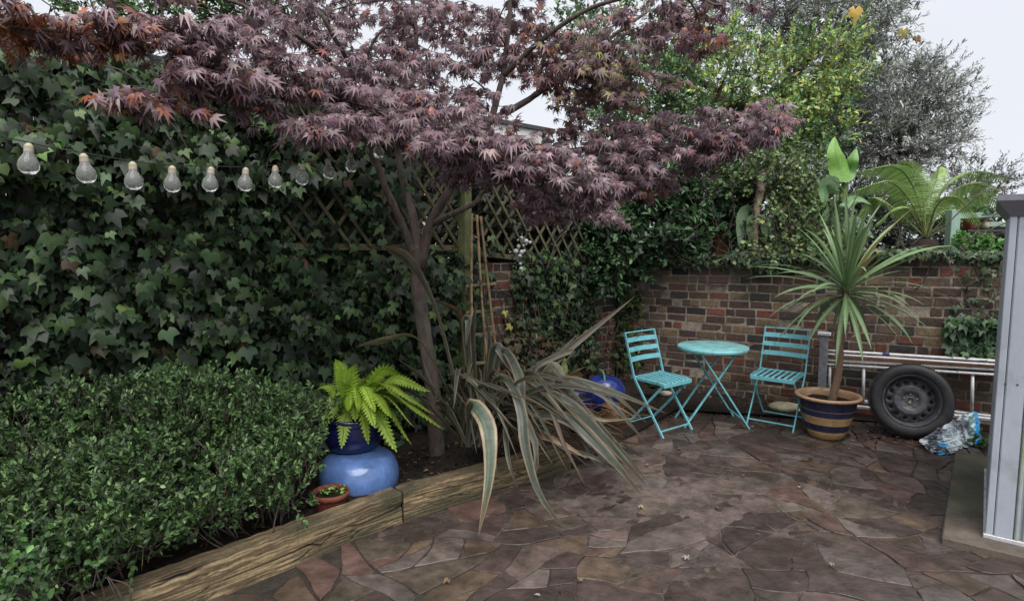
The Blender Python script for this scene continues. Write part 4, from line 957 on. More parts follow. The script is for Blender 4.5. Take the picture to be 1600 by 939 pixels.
# ------------------------------------------------------------------ background trees and shrubs
def crown(name, root, blobs, n, tpl, size, cols, wts, clump=.22, per=60, mat='leaf', up=.25, topcols=None, outward=.6, spl=14, slen=.22, wild=.5, thr=-9, lit=1.0):
    """blobs: (px,py,Y,hx_px,hy_px,depth_m). Leafy sprigs grow out of clumps spread through the blobs; every sprig is a twig with leaves along it"""
    vol = np.array([b_[3]*b_[4] for b_ in blobs], float); vol /= vol.sum(); nc = int(n/per); nsp = max(1, int(per/spl))
    A, T_, L_, C_, TW = [], [], [], [], MB()
    for _ in range(nc):
        b_ = blobs[rng.choice(len(blobs), p=vol)]; c = at(b_[0], b_[1], b_[2]); e = np.array([b_[3]/F*b_[2], b_[5], b_[4]/F*b_[2]])
        u = rvec(1)[0]*(rng.random()**(1/4)); cl_ = c+u*e
        if noise2(cl_[0]*(1.1/max(.2, clump*2.5)), cl_[2]*(1.1/max(.2, clump*2.5)), 6) < thr: continue
        tw = rng.uniform(.72, 1.28); ty = topcols is not None and rng.random() < topcols[0](cl_)
        for q_ in range(nsp):
            s0 = cl_+rng.normal(0, 1, 3)*[clump*.6, clump*.6, clump*.4]; d = nrm(u*outward+rng.normal(0, wild, 3)+[0, 0, up]); l_ = slen*rng.uniform(.6, 1.4)
            A.append(s0); T_.append(d); L_.append(l_); C_.append((tw*rng.uniform(.85, 1.15), ty))
            m1 = s0+d*l_*.5+[0, 0, l_*.04]; TW.tube([s0-d*l_*.5, s0, m1, s0+d*l_], [min(.0035, size*.04), min(.003, size*.035), min(.0025, size*.028), size*.012], 3, (.06, .05, .035), cap=False)
    A = np.array(A); T_ = np.array(T_); L_ = np.array(L_); ns = len(A); t = np.tile(np.linspace(.05, 1, spl), ns); I = np.repeat(np.arange(ns), spl)
    t = t+rng.normal(0, .04, len(t)); perp = nrm(np.cross(T_[I], rvec(len(I)))); pos = A[I]+T_[I]*(t*L_[I])[:, None]; pos[:, 2] += .04*L_[I]*np.sin(t*3)
    tip = nrm(perp*(1.05-.6*np.clip(t, 0, 1))[:, None]+T_[I]*.75); nn = np.array([0, -.35, .85])+rng.normal(0, .45, (len(I), 3))
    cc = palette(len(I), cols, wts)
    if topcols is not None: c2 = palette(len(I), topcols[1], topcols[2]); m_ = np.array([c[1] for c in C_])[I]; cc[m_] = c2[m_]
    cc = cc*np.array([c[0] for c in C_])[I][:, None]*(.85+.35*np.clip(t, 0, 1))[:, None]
    TW.build("twigs", M['bark'], root)
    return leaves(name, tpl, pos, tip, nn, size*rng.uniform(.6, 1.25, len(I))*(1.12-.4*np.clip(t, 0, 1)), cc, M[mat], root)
def tree(label, base, trunkpts, r0, blobs, n, tpl, size, cols, wts, cat="tree", name="tree", limbs=10, bark='bark', **kw):
    root = thing(name, label, cat, base); mb = MB(); P = ipath([base]+trunkpts, 16); mb.tube(P, np.linspace(r0, r0*.45, 16), 9)
    for i in range(limbs):
        b_ = blobs[i % len(blobs)]; c = at(b_[0], b_[1], b_[2])+rng.normal(0, .3, 3)*[b_[3]/F*b_[2], b_[5], b_[4]/F*b_[2]]; s_ = P[rng.integers(7, 16)]
        Q = ipath([s_, (s_+c)/2+rng.normal(0, .08, 3), c], 9); mb.tube(Q, np.linspace(r0*.35, r0*.08, 9), 6)
        for _ in range(2): e = c+rvec(1)[0]*.3; mb.tube([Q[6], (Q[6]+e)/2+rng.normal(0, .03, 3), e], [r0*.12, r0*.08, r0*.04], 5)
    mb.build("trunk", M[bark], root); crown("crown", root, blobs, n, tpl, size, cols, wts, **kw); return root
GZ = 1.2
def gb_(px, Y, z=GZ): p = at(px, 300, Y); p[2] = z; return p
GRN = [(.085, .165, .075), (.055, .11, .05), (.125, .22, .09), (.18, .28, .09)]
YEL = [(.36, .43, .12), (.27, .40, .13), (.46, .42, .10), (.18, .32, .13)]
tree("broad evergreen tree with yellow-green outer leaves behind the wall", gb_(1130, 8.0), [at(1120, 250, 8.0), at(1130, 150, 8.0)], .14,
     [(1180, 130, 7.8, 150, 70, .8), (1060, 130, 8.0, 110, 90, .8), (1260, 130, 7.8, 95, 75, .6), (1120, 230, 7.6, 150, 80, .7), (1230, 220, 7.7, 80, 60, .6), (1000, 180, 8.0, 90, 80, .8), (980, 60, 8.4, 120, 60, .8), (905, 90, 8.6, 50, 60, .6)],
     36000, L_OVAL, .066, GRN, (4, 3, 3, 1.5), topcols=(lambda p: .75 if (p[2] > 3.0 and p[0] > 2.2) else .12, YEL, (3, 3, 1, 3)), limbs=14, clump=.2, per=70, slen=.24, thr=-.42)
tree("tall grey-green olive tree rising above the yellow-green tree", gb_(1230, 10.0), [at(1240, 200, 10), at(1250, 80, 10)], .15,
     [(1240, 30, 10, 130, 60, 1.0), (1310, 50, 9.8, 75, 60, .8), (1180, 20, 10.2, 90, 60, .9), (1290, -40, 10, 110, 60, 1), (1330, 110, 9.8, 40, 40, .5)],
     28000, L_NARROW, .095, [(.36, .40, .35), (.26, .29, .25), (.46, .50, .44), (.15, .18, .15)], (3, 3, 2, 2), clump=.28, per=66, spl=22, slen=.40, limbs=16, name="olive_tree", outward=1.0, wild=.45, thr=-.35)
tree("rounded grey-green olive tree against the sky above the tree fern", gb_(1400, 10.5), [at(1400, 300, 10.5), at(1400, 230, 10.5)], .13,
     [(1395, 190, 10.5, 85, 70, .9), (1430, 160, 10.5, 50, 50, .7), (1370, 230, 10.3, 75, 55, .8), (1440, 220, 10.5, 55, 45, .7), (1415, 135, 10.5, 38, 30, .5), (1320, 210, 10.5, 50, 50, .6)],
     31000, L_NARROW, .09, [(.36, .385, .35), (.27, .29, .265), (.46, .48, .44), (.16, .175, .16)], (3, 3, 2, 2), clump=.22, per=66, spl=22, slen=.36, limbs=16, name="olive_tree", outward=1.0, wild=.45, thr=-.5)
tree("small dark feathery tree low on the skyline near the shed", gb_(1525, 13), [at(1525, 330, 13), at(1525, 290, 13)], .08,
     [(1525, 275, 13, 42, 26, .6), (1545, 290, 13, 36, 22, .6), (1505, 290, 13, 30, 20, .5)], 2600, L_NARROW, .09, [(.08, .09, .08), (.05, .06, .05)], (1, 1), clump=.22, per=34, spl=17, slen=.4, limbs=12, name="feathery_tree", outward=1.0)
tree("dark laurel bush overhanging the wall above the left chair", gb_(1010, 7.6), [at(1010, 330, 7.4)], .07,
     [(1010, 345, 7.0, 95, 38, .4), (930, 360, 6.9, 45, 32, .35), (1090, 350, 6.8, 70, 34, .4), (1050, 380, 6.6, 60, 16, .25), (1000, 300, 7.2, 90, 40, .4), (1090, 300, 7.0, 80, 40, .5), (950, 390, 6.95, 40, 30, .2), (975, 405, 6.7, 55, 20, .15) , (940, 425, 6.7, 26, 30, .15)],
     15000, L_OVAL, .085, [(.035, .08, .034), (.06, .13, .05), (.022, .05, .022), (.10, .19, .07)], (4, 3, 3, .8), cat="bush", name="laurel_bush", clump=.16, per=40, limbs=8, slen=.16, spl=10)
tree("light green rambling climber on the wall left of the banana plant", gb_(1240, 6.4), [at(1240, 370, 6.4)], .03,
     [(1252, 355, 6.2, 48, 40, .3), (1262, 310, 6.5, 40, 40, .3), (1240, 392, 6.1, 50, 12, .12), (1295, 385, 6.1, 45, 12, .12), (1195, 270, 6.3, 50, 24, .15), (1150, 285, 6.7, 50, 30, .2), (1240, 280, 6.9, 60, 40, .3)],
     6500, L_ROUND, .05, [(.11, .18, .06), (.07, .13, .045), (.17, .23, .08), (.24, .22, .07), (.05, .09, .04)], (3, 3, 2, .5, 2), cat="climber", name="rambling_climber", clump=.14, per=30, limbs=14, slen=.22, spl=10, wild=.7)
tree("green leafy tree beyond the ivy at the top left", (-3.4, 8.5, 0), [np.array([-3.4, 8.5, 3]), np.array([-3.3, 8.5, 4.2])], .12,
     [(390, 10, 8.5, 70, 30, .8), (300, 0, 8.5, 80, 40, .8), (200, 10, 8.5, 90, 40, .8), (430, -40, 8.5, 90, 50, .8)], 7000, L_OVAL, .09, [(.08, .17, .05), (.12, .22, .07), (.05, .1, .04)], (1, 1, 1), limbs=8)
hg = tree("dark hedge closing the gap behind the tree fern", gb_(1430, 8.2), [at(1430, 380, 8.2)], .05,
     [(1350, 350, 8.2, 70, 50, .4), (1430, 350, 8.2, 80, 45, .4), (1520, 370, 8.2, 80, 32, .4), (1590, 380, 8.2, 60, 30, .4), (1280, 350, 8.4, 60, 60, .4), (1180, 360, 8.6, 70, 50, .4), (1100, 360, 8.8, 60, 50, .4), (1170, 388, 8.0, 80, 22, .3), (1240, 350, 8.4, 50, 60, .4)], 24000, L_OVAL, .07, [(.035, .055, .035), (.05, .08, .045), (.02, .03, .02)], (2, 2, 2), cat="hedge", name="hedge", clump=.2, limbs=8)

tree("dark evergreen mass behind the lattice trellis panels", lws(1.2, 0, -1.0), [lws(1.2, 1.6, -1.0)], .05,
     [(830, 350, 6.9, 120, 60, .35), (700, 345, 6.3, 110, 60, .35), (600, 335, 5.9, 90, 65, .3), (560, 290, 6.0, 90, 60, .3), (760, 290, 6.6, 120, 45, .35), (880, 310, 7.2, 90, 60, .35), (940, 380, 7.4, 70, 50, .3), (650, 255, 6.4, 70, 30, .3), (900, 400, 7.3, 60, 40, .2), (800, 400, 6.6, 80, 30, .2)],
     34000, L_OVAL, .085, [(.02, .035, .02), (.03, .05, .028), (.045, .05, .03), (.05, .038, .028)], (3, 3, 2, 1), cat="bush", name="evergreen_bush", clump=.17, per=40, limbs=12)
# tree fern
TFB = at(1447, 378, 6.35)
tf = thing("tree_fern", "tree fern with broad arching fronds behind the brick wall", "tree fern", (TFB[0], TFB[1], GZ))
mb = MB(); mb.tube([TFB-[0, 0, .5], TFB-[0, 0, .1], TFB+[0, 0, .03]], [.13, .14, .1], 14); mb.build("trunk", mat_simple("fern_trunk", (.035, .022, .018), .95, bump=1, bscale=50), tf)
FRD = [((1447, 372), (1430, 300), (1400, 262), (1345, 268), .24, 6.2), ((1447, 372), (1425, 320), (1390, 285), (1332, 300), .22, 6.0), ((1447, 372), (1440, 300), (1420, 258), (1380, 270), .24, 6.6),
       ((1447, 372), (1455, 310), (1465, 275), (1468, 262), .2, 6.9), ((1447, 372), (1480, 310), (1520, 288), (1560, 300), .22, 6.4), ((1447, 372), (1490, 330), (1535, 305), (1590, 330), .2, 6.2),
       ((1447, 372), (1470, 300), (1510, 270), (1575, 278), .2, 6.7), ((1447, 372), (1420, 330), (1400, 325), (1370, 350), .13, 5.9), ((1447, 372), (1465, 320), (1495, 310), (1530, 350), .14, 6.0),
       ((1447, 372), (1400, 330), (1370, 310), (1340, 345), .18, 6.9), ((1447, 372), (1450, 330), (1445, 300), (1430, 285), .16, 6.9), ((1447, 372), (1490, 350), (1510, 345), (1545, 372), .14, 6.6)]
mb = MB()
for a_, b_, c_, d_, w0, Yt in FRD:
    n_ = 54; Ys = (6.35, (6.35+Yt)/2, Yt, Yt-.1+(.2 if Yt > 6.35 else 0)); P = ipath([at(*p_, Y) for p_, Y in zip((a_, b_, c_, d_), Ys)], n_); T = nrm(np.gradient(P, axis=0))
    mb.tube(P, np.linspace(.009, .003, n_), 5, (.16, .2, .06)); L_ = np.linalg.norm(np.diff(P, axis=0), axis=1).mean()
    for i in range(9, n_):
        t_ = (i-9)/(n_-9); w_ = w0*(min(1, t_*3.2+.25))*(1-t_)**.45+.01; s = nrm(np.cross(T[i], np.array([.25, .55, .8])))
        for sg in (-1, 1):
            e = P[i]+s*sg*w_*.8+T[i]*w_*.25+np.array([0, 0, -w_*.42]); md = (P[i]+e)/2+np.array([0, 0, w_*.08])
            base = np.array([.30, .46, .15]) if rng.random() < .8 else np.array([.38, .50, .18]); k0 = [P[i], md, e]
            Q = ipath(k0, 5); wv = np.array([.6, 1, .85, .5, .1])*L_*.42
            mb.strip(Q, wv, T[i], base*rng.uniform(.7, 1.25), nacross=1)
mb.build("fronds", M['leaf'], tf, False)

# banana-like plant
bn = thing("banana_plant", "banana plant with bright upright paddle leaves behind the wall", "banana plant", gb_(1305, 6.6))
mb = MB(); st_ = ipath([gb_(1312, 6.2), at(1316, 330, 6.2), at(1320, 285, 6.2), at(1322, 270, 6.2)], 12); mb.tube(st_, np.linspace(.05, .02, 12), 9, (.15, .24, .07)); mb.build("stem", M['leaf'], bn)
BNL = [((1318, 285), (1312, 262), (1306, 240), (1304, 214), 31, (.19, .38, .07), .0), ((1320, 285), (1326, 268), (1332, 250), (1338, 232), 21, (.17, .34, .09), .8), 
       ((1316, 330), (1330, 312), (1345, 310), (1362, 320), 20, (.2, .36, .16), 1.0), ((1312, 340), (1320, 322), (1335, 326), (1340, 334), 16, (.26, .38, .25), 1.1), ((1308, 300), (1295, 290), (1290, 300), (1288, 325), 30, (.16, .28, .13), .4),
       ((1312, 360), (1320, 345), (1345, 350), (1365, 372), 30, (.28, .40, .28), .5), ((1310, 320), (1300, 330), (1290, 345), (1284, 372), 24, (.14, .25, .10), .5)]
for a_, b_, c_, d_, w_, col, tw in BNL:
    m2 = MB(); P = ipath([at(*p_, 6.15+rng.normal(0, .05)) for p_ in (a_, b_, c_, d_)], 16); T = nrm(np.gradient(P, axis=0)); wv = np.array([.15, .45, .8, 1, 1, 1, .98, .95, .92, .88, .82, .72, .6, .45, .28, .04])*w_/2/F*6.15
    s = nrm(cr3(T, np.array([0, 1., 0]))); s = s*cos(tw)+np.array([0, 1, .2])*sin(tw)
    m2.strip(P, wv, s, lambda u, t, col=col: np.array(col)*(.75 if abs(u) < .12 else 1)*(1+.08*sin(t*90)), fold=.25, nacross=8); m2.build("leaf", M['leaf'], bn, True)
# pale-trunked palm stump with hanging leaves; chimney pot
pm_ = thing("pale_trunk_palm", "slim pale trunk with torn hanging leaves behind the wall", "palm", gb_(1183, 6.42))
mb = MB(); mb.tube(ipath([gb_(1183, 6.42), at(1180, 360, 6.42), at(1182, 330, 6.42), at(1189, 292, 6.42), at(1190, 270, 6.42)], 18), np.linspace(.028, .046, 18), 10); mb.build("trunk", M['palebark'], pm_)
for a_, b_, c_, w_ in (((1182, 330), (1165, 335), (1155, 385), 26), ((1176, 335), (1172, 350), (1174, 384), 14), ((1186, 340), (1198, 352), (1196, 378), 20), ((1184, 335), (1206, 345), (1204, 372), 12)):
    m2 = MB(); P = ipath([at(*p_, 6.36) for p_ in (a_, b_, c_)], 10); m2.strip(P, np.array([.2, .5, .8, 1, 1, 1, .9, .7, .4, .05])*w_/2/F*6.36, np.array([1., .3, 0]), (.2, .3, .17), fold=.2); m2.build("leaf", M['leaf'], pm_)
cpo = thing("chimney_pot", "buff clay chimney pot standing just behind the wall top", "chimney pot", gb_(1127, 6.85))
mb = MB(); zt_ = at(1127, 364, 6.85)[2]-GZ; mb.lathe([(.075, 0), (.072, zt_-.05), (.085, zt_-.045), (.085, zt_-.01), (.07, zt_), (.055, zt_), (.055, 0)], n=24); mb.build("pot_body", M['buffclay'], cpo, True, False)
# sage green timber frame with planter
sg = thing("sage_garden_bench", "sage green timber frame standing behind the wall next to the shed", "garden frame", gb_(1490, 6.2))
def sbeam(a_, b_, w_, h_, Y, name):
    mb = MB(); mb.beam(at(*a_, Y), at(*b_, Y), w_, h_, bev=.004); return mb.build(name, M['sage'], sg, False)
mb = MB(); a_ = at(1490, 328, 6.2); mb.beam((a_[0], a_[1], GZ), a_, .09, .09, up=(0, 1, 0), bev=.004); mb.build("post", M['sage'], sg, False)
sbeam((1497, 338), (1640, 331), .05, .055, 6.2, "rail"); sbeam((1545, 351), (1660, 350), .04, .05, 6.5, "rail")
mb = MB(); c_ = at(1545, 361, 6.35); mb.box(c_, (.62, .26, .025), bev=.003); mb.build("shelf", M['dark'], sg, False)
mb = MB(); c_ = at(1508, 375, 6.35); mb.box((c_[0], c_[1], (GZ+at(0, 361, 6.35)[2])/2), (.05, .05, at(0, 361, 6.35)[2]-GZ), bev=.003); mb.build("leg", M['greyboard'], sg, False)
mb = MB(); mb.beam(at(1558, 360, 6.3), at(1544, 392, 6.3), .02, .02); mb.build("strut", M['batten'], sg, False)
mb = MB(); c_ = at(1523, 351, 6.35); mb.box(c_, (.17, .12, .1), bev=.01); mb.box(c_+[0, 0, .05], (.19, .14, .02), bev=.004); o = mb.build("red_planter", mat_simple("red_plastic", (.24, .05, .03), .6), None, False); tag(o, "small brick-red trough on the shelf of the green frame", "planter")
mb = MB(); c_ = at(1540, 352, 6.25); pr_ = [(.042*sin(pi*k/8), -.042*cos(pi*k/8)) for k in range(9)]; mb.lathe(pr_, c_, 12, wob=.06); o = mb.build("pale_stone", mat_simple("pale_stone", (.42, .38, .28), .9)); tag(o, "rounded pale stone beside the red trough", "stone")
bsh = thing("leafy_herb", "bright green low herb behind the wall under the green frame", "herb", gb_(1522, 6.0))
crown("foliage", bsh, [(1522, 384, 6.0, 34, 10, .15)], 900, L_ROUND, .04, [(.16, .35, .08), (.11, .26, .07)], (1, 1), clump=.06, per=30, spl=10, slen=.06)
tsh = thing("trailing_herb", "pale green plant spilling out of the red trough", "herb", at(1523, 342, 6.35))
crown("foliage", tsh, [(1524, 338, 6.3, 20, 8, .1), (1512, 335, 6.3, 14, 8, .1)], 350, L_ROUND, .035, [(.2, .32, .13), (.11, .22, .09)], (1, 1), clump=.05, per=24, spl=8, slen=.06)
mb = MB(); a_ = at(1597, 285, 4.6); b_ = at(1596, 262, 4.6); mb.lathe([(.0, 0), (.028, 0), (.028, .35), (.0, .35)], (a_[0], a_[1], 1.84+.0), 14)
# vine shoot hanging in from above
vs_ = thing("vine_shoot", "thin vine shoot with three yellowing leaves against the sky", "vine", at(1390, 10, 4.2))
mb = MB(); mb.tube(ipath([at(1300, -60, 4.2), at(1375, -10, 4.2), at(1390, 22, 4.2), at(1402, 44, 4.2), at(1425, 60, 4.2), at(1456, 69, 4.2)], 24), np.linspace(.004, .0015, 24), 5)
mb.tube(ipath([at(1270, -60, 4.2), at(1320, -5, 4.2), at(1340, 5, 4.2), at(1336, 20, 4.2)], 12), .002, 5)
mb.build("stem", M['bark'], vs_)
vp = np.array([at(1336, 16, 4.2), at(1411, 48, 4.2), at(1432, 58, 4.2), at(1434, 61, 4.2)])
leaves("foliage", L_IVY, vp, np.array([(.1, 0, -1), (0, 0, -1), (.1, 0, -1), (.5, 0, -.7)]), np.array([(0, -1, .3), (.2, -1, .3), (-.5, -.7, .3), (0, -1, .5)]), np.array([.10, .07, .05, .045]), np.array([(.55, .38, .08), (.3, .26, .08), (.28, .16, .08), (.3, .18, .1)]), M['leaf'], vs_)

# ------------------------------------------------------------------ low shrubs in front
def shrub(name, label, base, blobs, n, tpl, size, cols, wts, twigs=60, clump=.062, per=20, up=.7, cat="shrub", spl=7, slen=.07, thr=-9):
    root = thing(name, label, cat, base); mb = MB()
    for i in range(twigs):
        b_ = blobs[rng.integers(len(blobs))]; c = at(b_[0], b_[1], b_[2]); e = np.array([b_[3]/F*b_[2], b_[5], b_[4]/F*b_[2]]); tp = c+rvec(1)[0]*e*.9; s_ = base+rng.normal(0, .1, 3)*[1, 1, 0]
        s_ = np.array([s_[0]*.5+tp[0]*.5, s_[1]*.5+tp[1]*.5, .1]); mb.tube(ipath([s_, (s_+tp)/2+rng.normal(0, .03, 3), tp], 8), np.linspace(.006, .002, 8), 5)
    mb.build("stems", M['bark'], root); crown("foliage", root, blobs, n, tpl, size, cols, wts, clump=clump, per=per, up=up, outward=.5, spl=spl, slen=slen, thr=thr); return root
HB = [(.06, .12, .036), (.09, .17, .05), (.038, .075, .026), (.16, .25, .095), (.018, .034, .014)]
def bz(px, Y): p = at(px, 700, Y); p[2] = .1; return p
shrub("hebe_shrub", "low leafy green shrub beside the light blue pot", bz(400, 3.3), [(420, 665, 3.4, 70, 50, .25), (340, 650, 3.3, 60, 55, .25), (455, 700, 3.25, 45, 50, .16), (300, 690, 3.1, 60, 60, .25), (390, 745, 3.0, 70, 40, .18), (440, 770, 3.1, 40, 30, .12), (330, 785, 2.85, 55, 38, .16), (270, 625, 3.4, 50, 40, .2), (480, 640, 3.6, 40, 30, .15), (375, 610, 3.5, 30, 22, .15)],
      19000, L_OVAL, .032, HB, (4, 3, 3, 1.3, 2), twigs=60, spl=15, slen=.085, clump=.06, per=30, thr=-.34)
shrub("box_shrub", "broad low green shrub filling the lower left corner", bz(120, 2.9), [(50, 700, 2.95, 80, 50, .25), (150, 660, 3.1, 70, 50, .25), (230, 650, 3.1, 50, 50, .22), (210, 740, 2.8, 75, 55, .22), (90, 640, 3.25, 60, 30, .2), (60, 780, 2.65, 80, 55, .22), (170, 810, 2.55, 80, 45, .18), (265, 800, 2.7, 55, 45, .16), (10, 640, 3.2, 60, 28, .25), (30, 860, 2.4, 70, 45, .16), (120, 870, 2.35, 55, 38, .14), (200, 860, 2.45, 30, 22, .1)],
      25000, L_OVAL, .034, HB, (4, 2.4, 4, .9, 3), twigs=70, spl=15, slen=.09, clump=.065, per=30, thr=-.30)
shrub("groundcover_sprig", "fresh green rounded leaves poking over the timber at bottom left", bz(150, 2.35)*[1, 1, 1], [(148, 902, 2.25, 22, 26, .05), (10, 880, 2.2, 40, 30, .1), (50, 925, 2.15, 50, 25, .1)], 380, L_ROUND, .034, [(.085, .19, .05), (.04, .09, .03)], (1, 2), twigs=14, per=14, cat="plant")
for px, py, Y, lab in ((880, 578, 5.6, "yellow-green fern low on the wall left of the cobalt pot"), (1020, 592, 6.3, "small dark fern growing at the wall foot behind the left chair")):
    f_ = thing("small_fern", lab, "fern", at(px, py+18, Y)); mb = MB(); yel = px < 900
    for k in range(13):
        a_ = rng.uniform(0, 2*pi); fern(mb, at(px, py+16, Y), np.array([cos(a_), sin(a_)-.3, rng.uniform(.5, 1.3)]), rng.uniform(.16, .3), .12, .04, (.16, .2, .05) if yel else (.06, .10, .04), seg=12)
    mb.build("fronds", M['leaf'], f_, False)
f_ = thing("weed_clump", "small weed in the gap between the plastic sack and shed", "weed", gr(1540, 700)); crown("foliage", f_, [(1543, 692, 4.7, 14, 14, .08)], 140, L_ROUND, .04, [(.06, .13, .04), (.1, .17, .06)], (1, 1), clump=.04, per=14, spl=7, slen=.05)

# ------------------------------------------------------------------ ladder, poles, wheel, sack
def tubepx(pa, pb2, r, off, n=10): return ipath([bw(*pa, off), bw(*pb2, off)], n)
ld_ = thing("aluminium_ladder", "aluminium extension ladder lying on its side along the brick wall", "ladder", bw(1290, 600, .1)*[1, 1, 0])
for (ya, yb, off) in ((568, 588, .13), (562, 580, .13)):
    mb = MB(); mb.beam(bw(1280, ya, off), bw(1600, yb, off), .03, .021, bev=.006, jit=.0005); mb.build("rail", M['alu'], ld_, False)
for (ya, yb, off) in ((619, 657, .10), (630, 660, .17)):
    mb = MB(); mb.beam(bw(1280, ya, off), bw(1600, yb, off), .03, .032, bev=.006, jit=.0005); mb.build("rail", M['alu'], ld_, False)
for px in (1297, 1350, 1405, 1462, 1520, 1575):
    yt = 567+(px-1280)*20/320; yb = 621+(px-1280)*37/320; mb = MB(); mb.tube([bw(px, yt, .12), bw(px-2, yb+2, .12)], .014, 10); mb.build("rung", M['alu'], ld_)
mb = MB(); mb.tube(tubepx((1292, 547.5), (1575, 565), .014, .12), .0125, 12); o = mb.build("white_pipe", M['white']); tag(o, "upper white plastic pipe lying along the top of the ladder", "pipe")
mb = MB(); mb.tube(tubepx((1379, 553), (1390, 553.7), .014, .12), .014, 12); tpo = mb.build("tape_band", M['tape'], o)
mb = MB(); mb.tube(tubepx((1282, 552.5), (1590, 572), .01, .15), .010, 12); o = mb.build("white_pipe", M['white']); tag(o, "thinner white pipe just below the taped pipe on the ladder", "pipe")
mb = MB(); mb.beam(bw(1300, 558, .13), bw(1595, 576, .13), .03, .020, jit=.001); o = mb.build("wooden_batten", M['batten'], None, False); tag(o, "long brown wooden batten resting between the pipes on the ladder", "batten")
gp_ = thing("grey_upright", "short grey upright board with pale cap behind the right chair", "board", bw(1287, 600, .2)*[1, 1, 0])
a_ = bw(1288, 523, .22); mb = MB(); mb.beam((a_[0], a_[1], .02), a_, .025, .07, up=BW_D, bev=.003); mb.build("board", M['greyboard'], gp_, False)
mb = MB(); mb.box(a_+[0, 0, .01], (.11, .05, .03), [BW_D, BW_N, UZ], bev=.004); mb.build("cap", M['white'], gp_, False)
# wheel
wc = gr(1427, 687); rw = .305; nW = nrm([-.42, -.88, .20]); ux = nrm(cr3(UZ, nW)); uy = cr3(nW, ux); wcc = np.array([wc[0], wc[1]+.07, rw*uy[2]+.02])
wh = thing("car_wheel", "black steel car wheel with tyre leaning on the ladder", "car wheel", wcc); AX = [ux, uy, nW]
mb = MB(); prf = [(.208, .05), (.215, .075), (.232, .088), (.262, .095), (.283, .088), (.297, .075), (.303, .05), (.305, .02), (.305, -.02), (.303, -.05), (.297, -.075), (.283, -.088), (.25, -.095), (.215, -.075), (.205, -.05)]
mb.lathe(prf, wcc, 72, ax=AX); mb.build("tyre", M['rubber'], wh)
mb = MB()
for k in range(90):
    a = 2*pi*k/90; c = wcc+(ux*cos(a)+uy*sin(a))*.3045; tt = -ux*sin(a)+uy*cos(a)
    for zz in (-.058, -.022, .018, .056): mb.box(c+nW*zz, (.006, .014, .030), [ux*cos(a)+uy*sin(a), nrm(tt+nW*.5), nW], bev=.001)
mb.build("tread", M['rubber'], wh, False)
mb = MB(); prf = [(.211, .079), (.216, .074), (.208, .066), (.200, .058), (.192, .02), (.188, -.01), (.182, -.02)]; mb.lathe(prf, wcc, 64, ax=AX); mb.build("rim", M['steel'], wh)
# disc with holes: annulus grid with 14 round openings
mb = MB(); nh_ = 14
def disc_pt(r, a, h): return wcc+ux*r*cos(a)+uy*r*sin(a)+nW*h
def hh(r): return np.interp(r, [0, .03, .062, .066, .11, .118, .13, .155, .182], [.004, .004, .006, .022, .03, .03, .012, .004, -.018])
nsub = 8
for k in range(nh_):
    a0 = 2*pi*k/nh_; half = pi/nh_; cr_, rh = .152, .0165
    ring = [(cr_+rh*cos(2*pi*j/16), a0+rh*sin(2*pi*j/16)/cr_) for j in range(16)]
    sq = []
    for j in range(16):
        an = 2*pi*j/16; cx, sx_ = cos(an), sin(an); m_ = max(abs(cx), abs(sx_)); sq.append((cr_+.027*cx/m_, a0+half*sx_/m_))
    vs2 = [disc_pt(r, a, hh(r)) for r, a in ring]+[disc_pt(r, a, hh(r)) for r, a in sq]+[disc_pt(r, a, hh(r)-.012) for r, a in ring]
    mb.add(vs2, [(j, (j+1) % 16, 16+(j+1) % 16, 16+j) for j in range(16)]+[(32+j, 32+(j+1) % 16, (j+1) % 16, j) for j in range(16)])
rs = [.128, .118, .11, .09, .066, .062, .045, .03]; vs2 = [disc_pt(r, 2*pi*k/56, hh(r)) for r in rs for k in range(56)]
mb.add(vs2, [(j*56+k, j*56+(k+1) % 56, (j+1)*56+(k+1) % 56, (j+1)*56+k) for j in range(len(rs)-1) for k in range(56)]); mb.build("wheel_disc", M['steel'], wh)
mb = MB(); mb.lathe([(0, -.03), (.19, -.03)], wcc, 40, ax=AX); mb.build("backing", M['rubber'], wh)
mb = MB(); mb.lathe([(.030, .004), (.027, .012), (.024, .004), (.022, -.01), (0, -.012)], wcc, 24, ax=AX); mb.build("hub", M['hubmetal'], wh)
for k in range(5):
    a = 2*pi*k/5+.3; mb = MB(); mb.lathe([(0, .016), (.008, .015), (.0085, .005)], wcc+ux*.05*cos(a)+uy*.05*sin(a), 6, ax=AX); mb.build("wheel_nut", M['hubmetal'], wh, False)
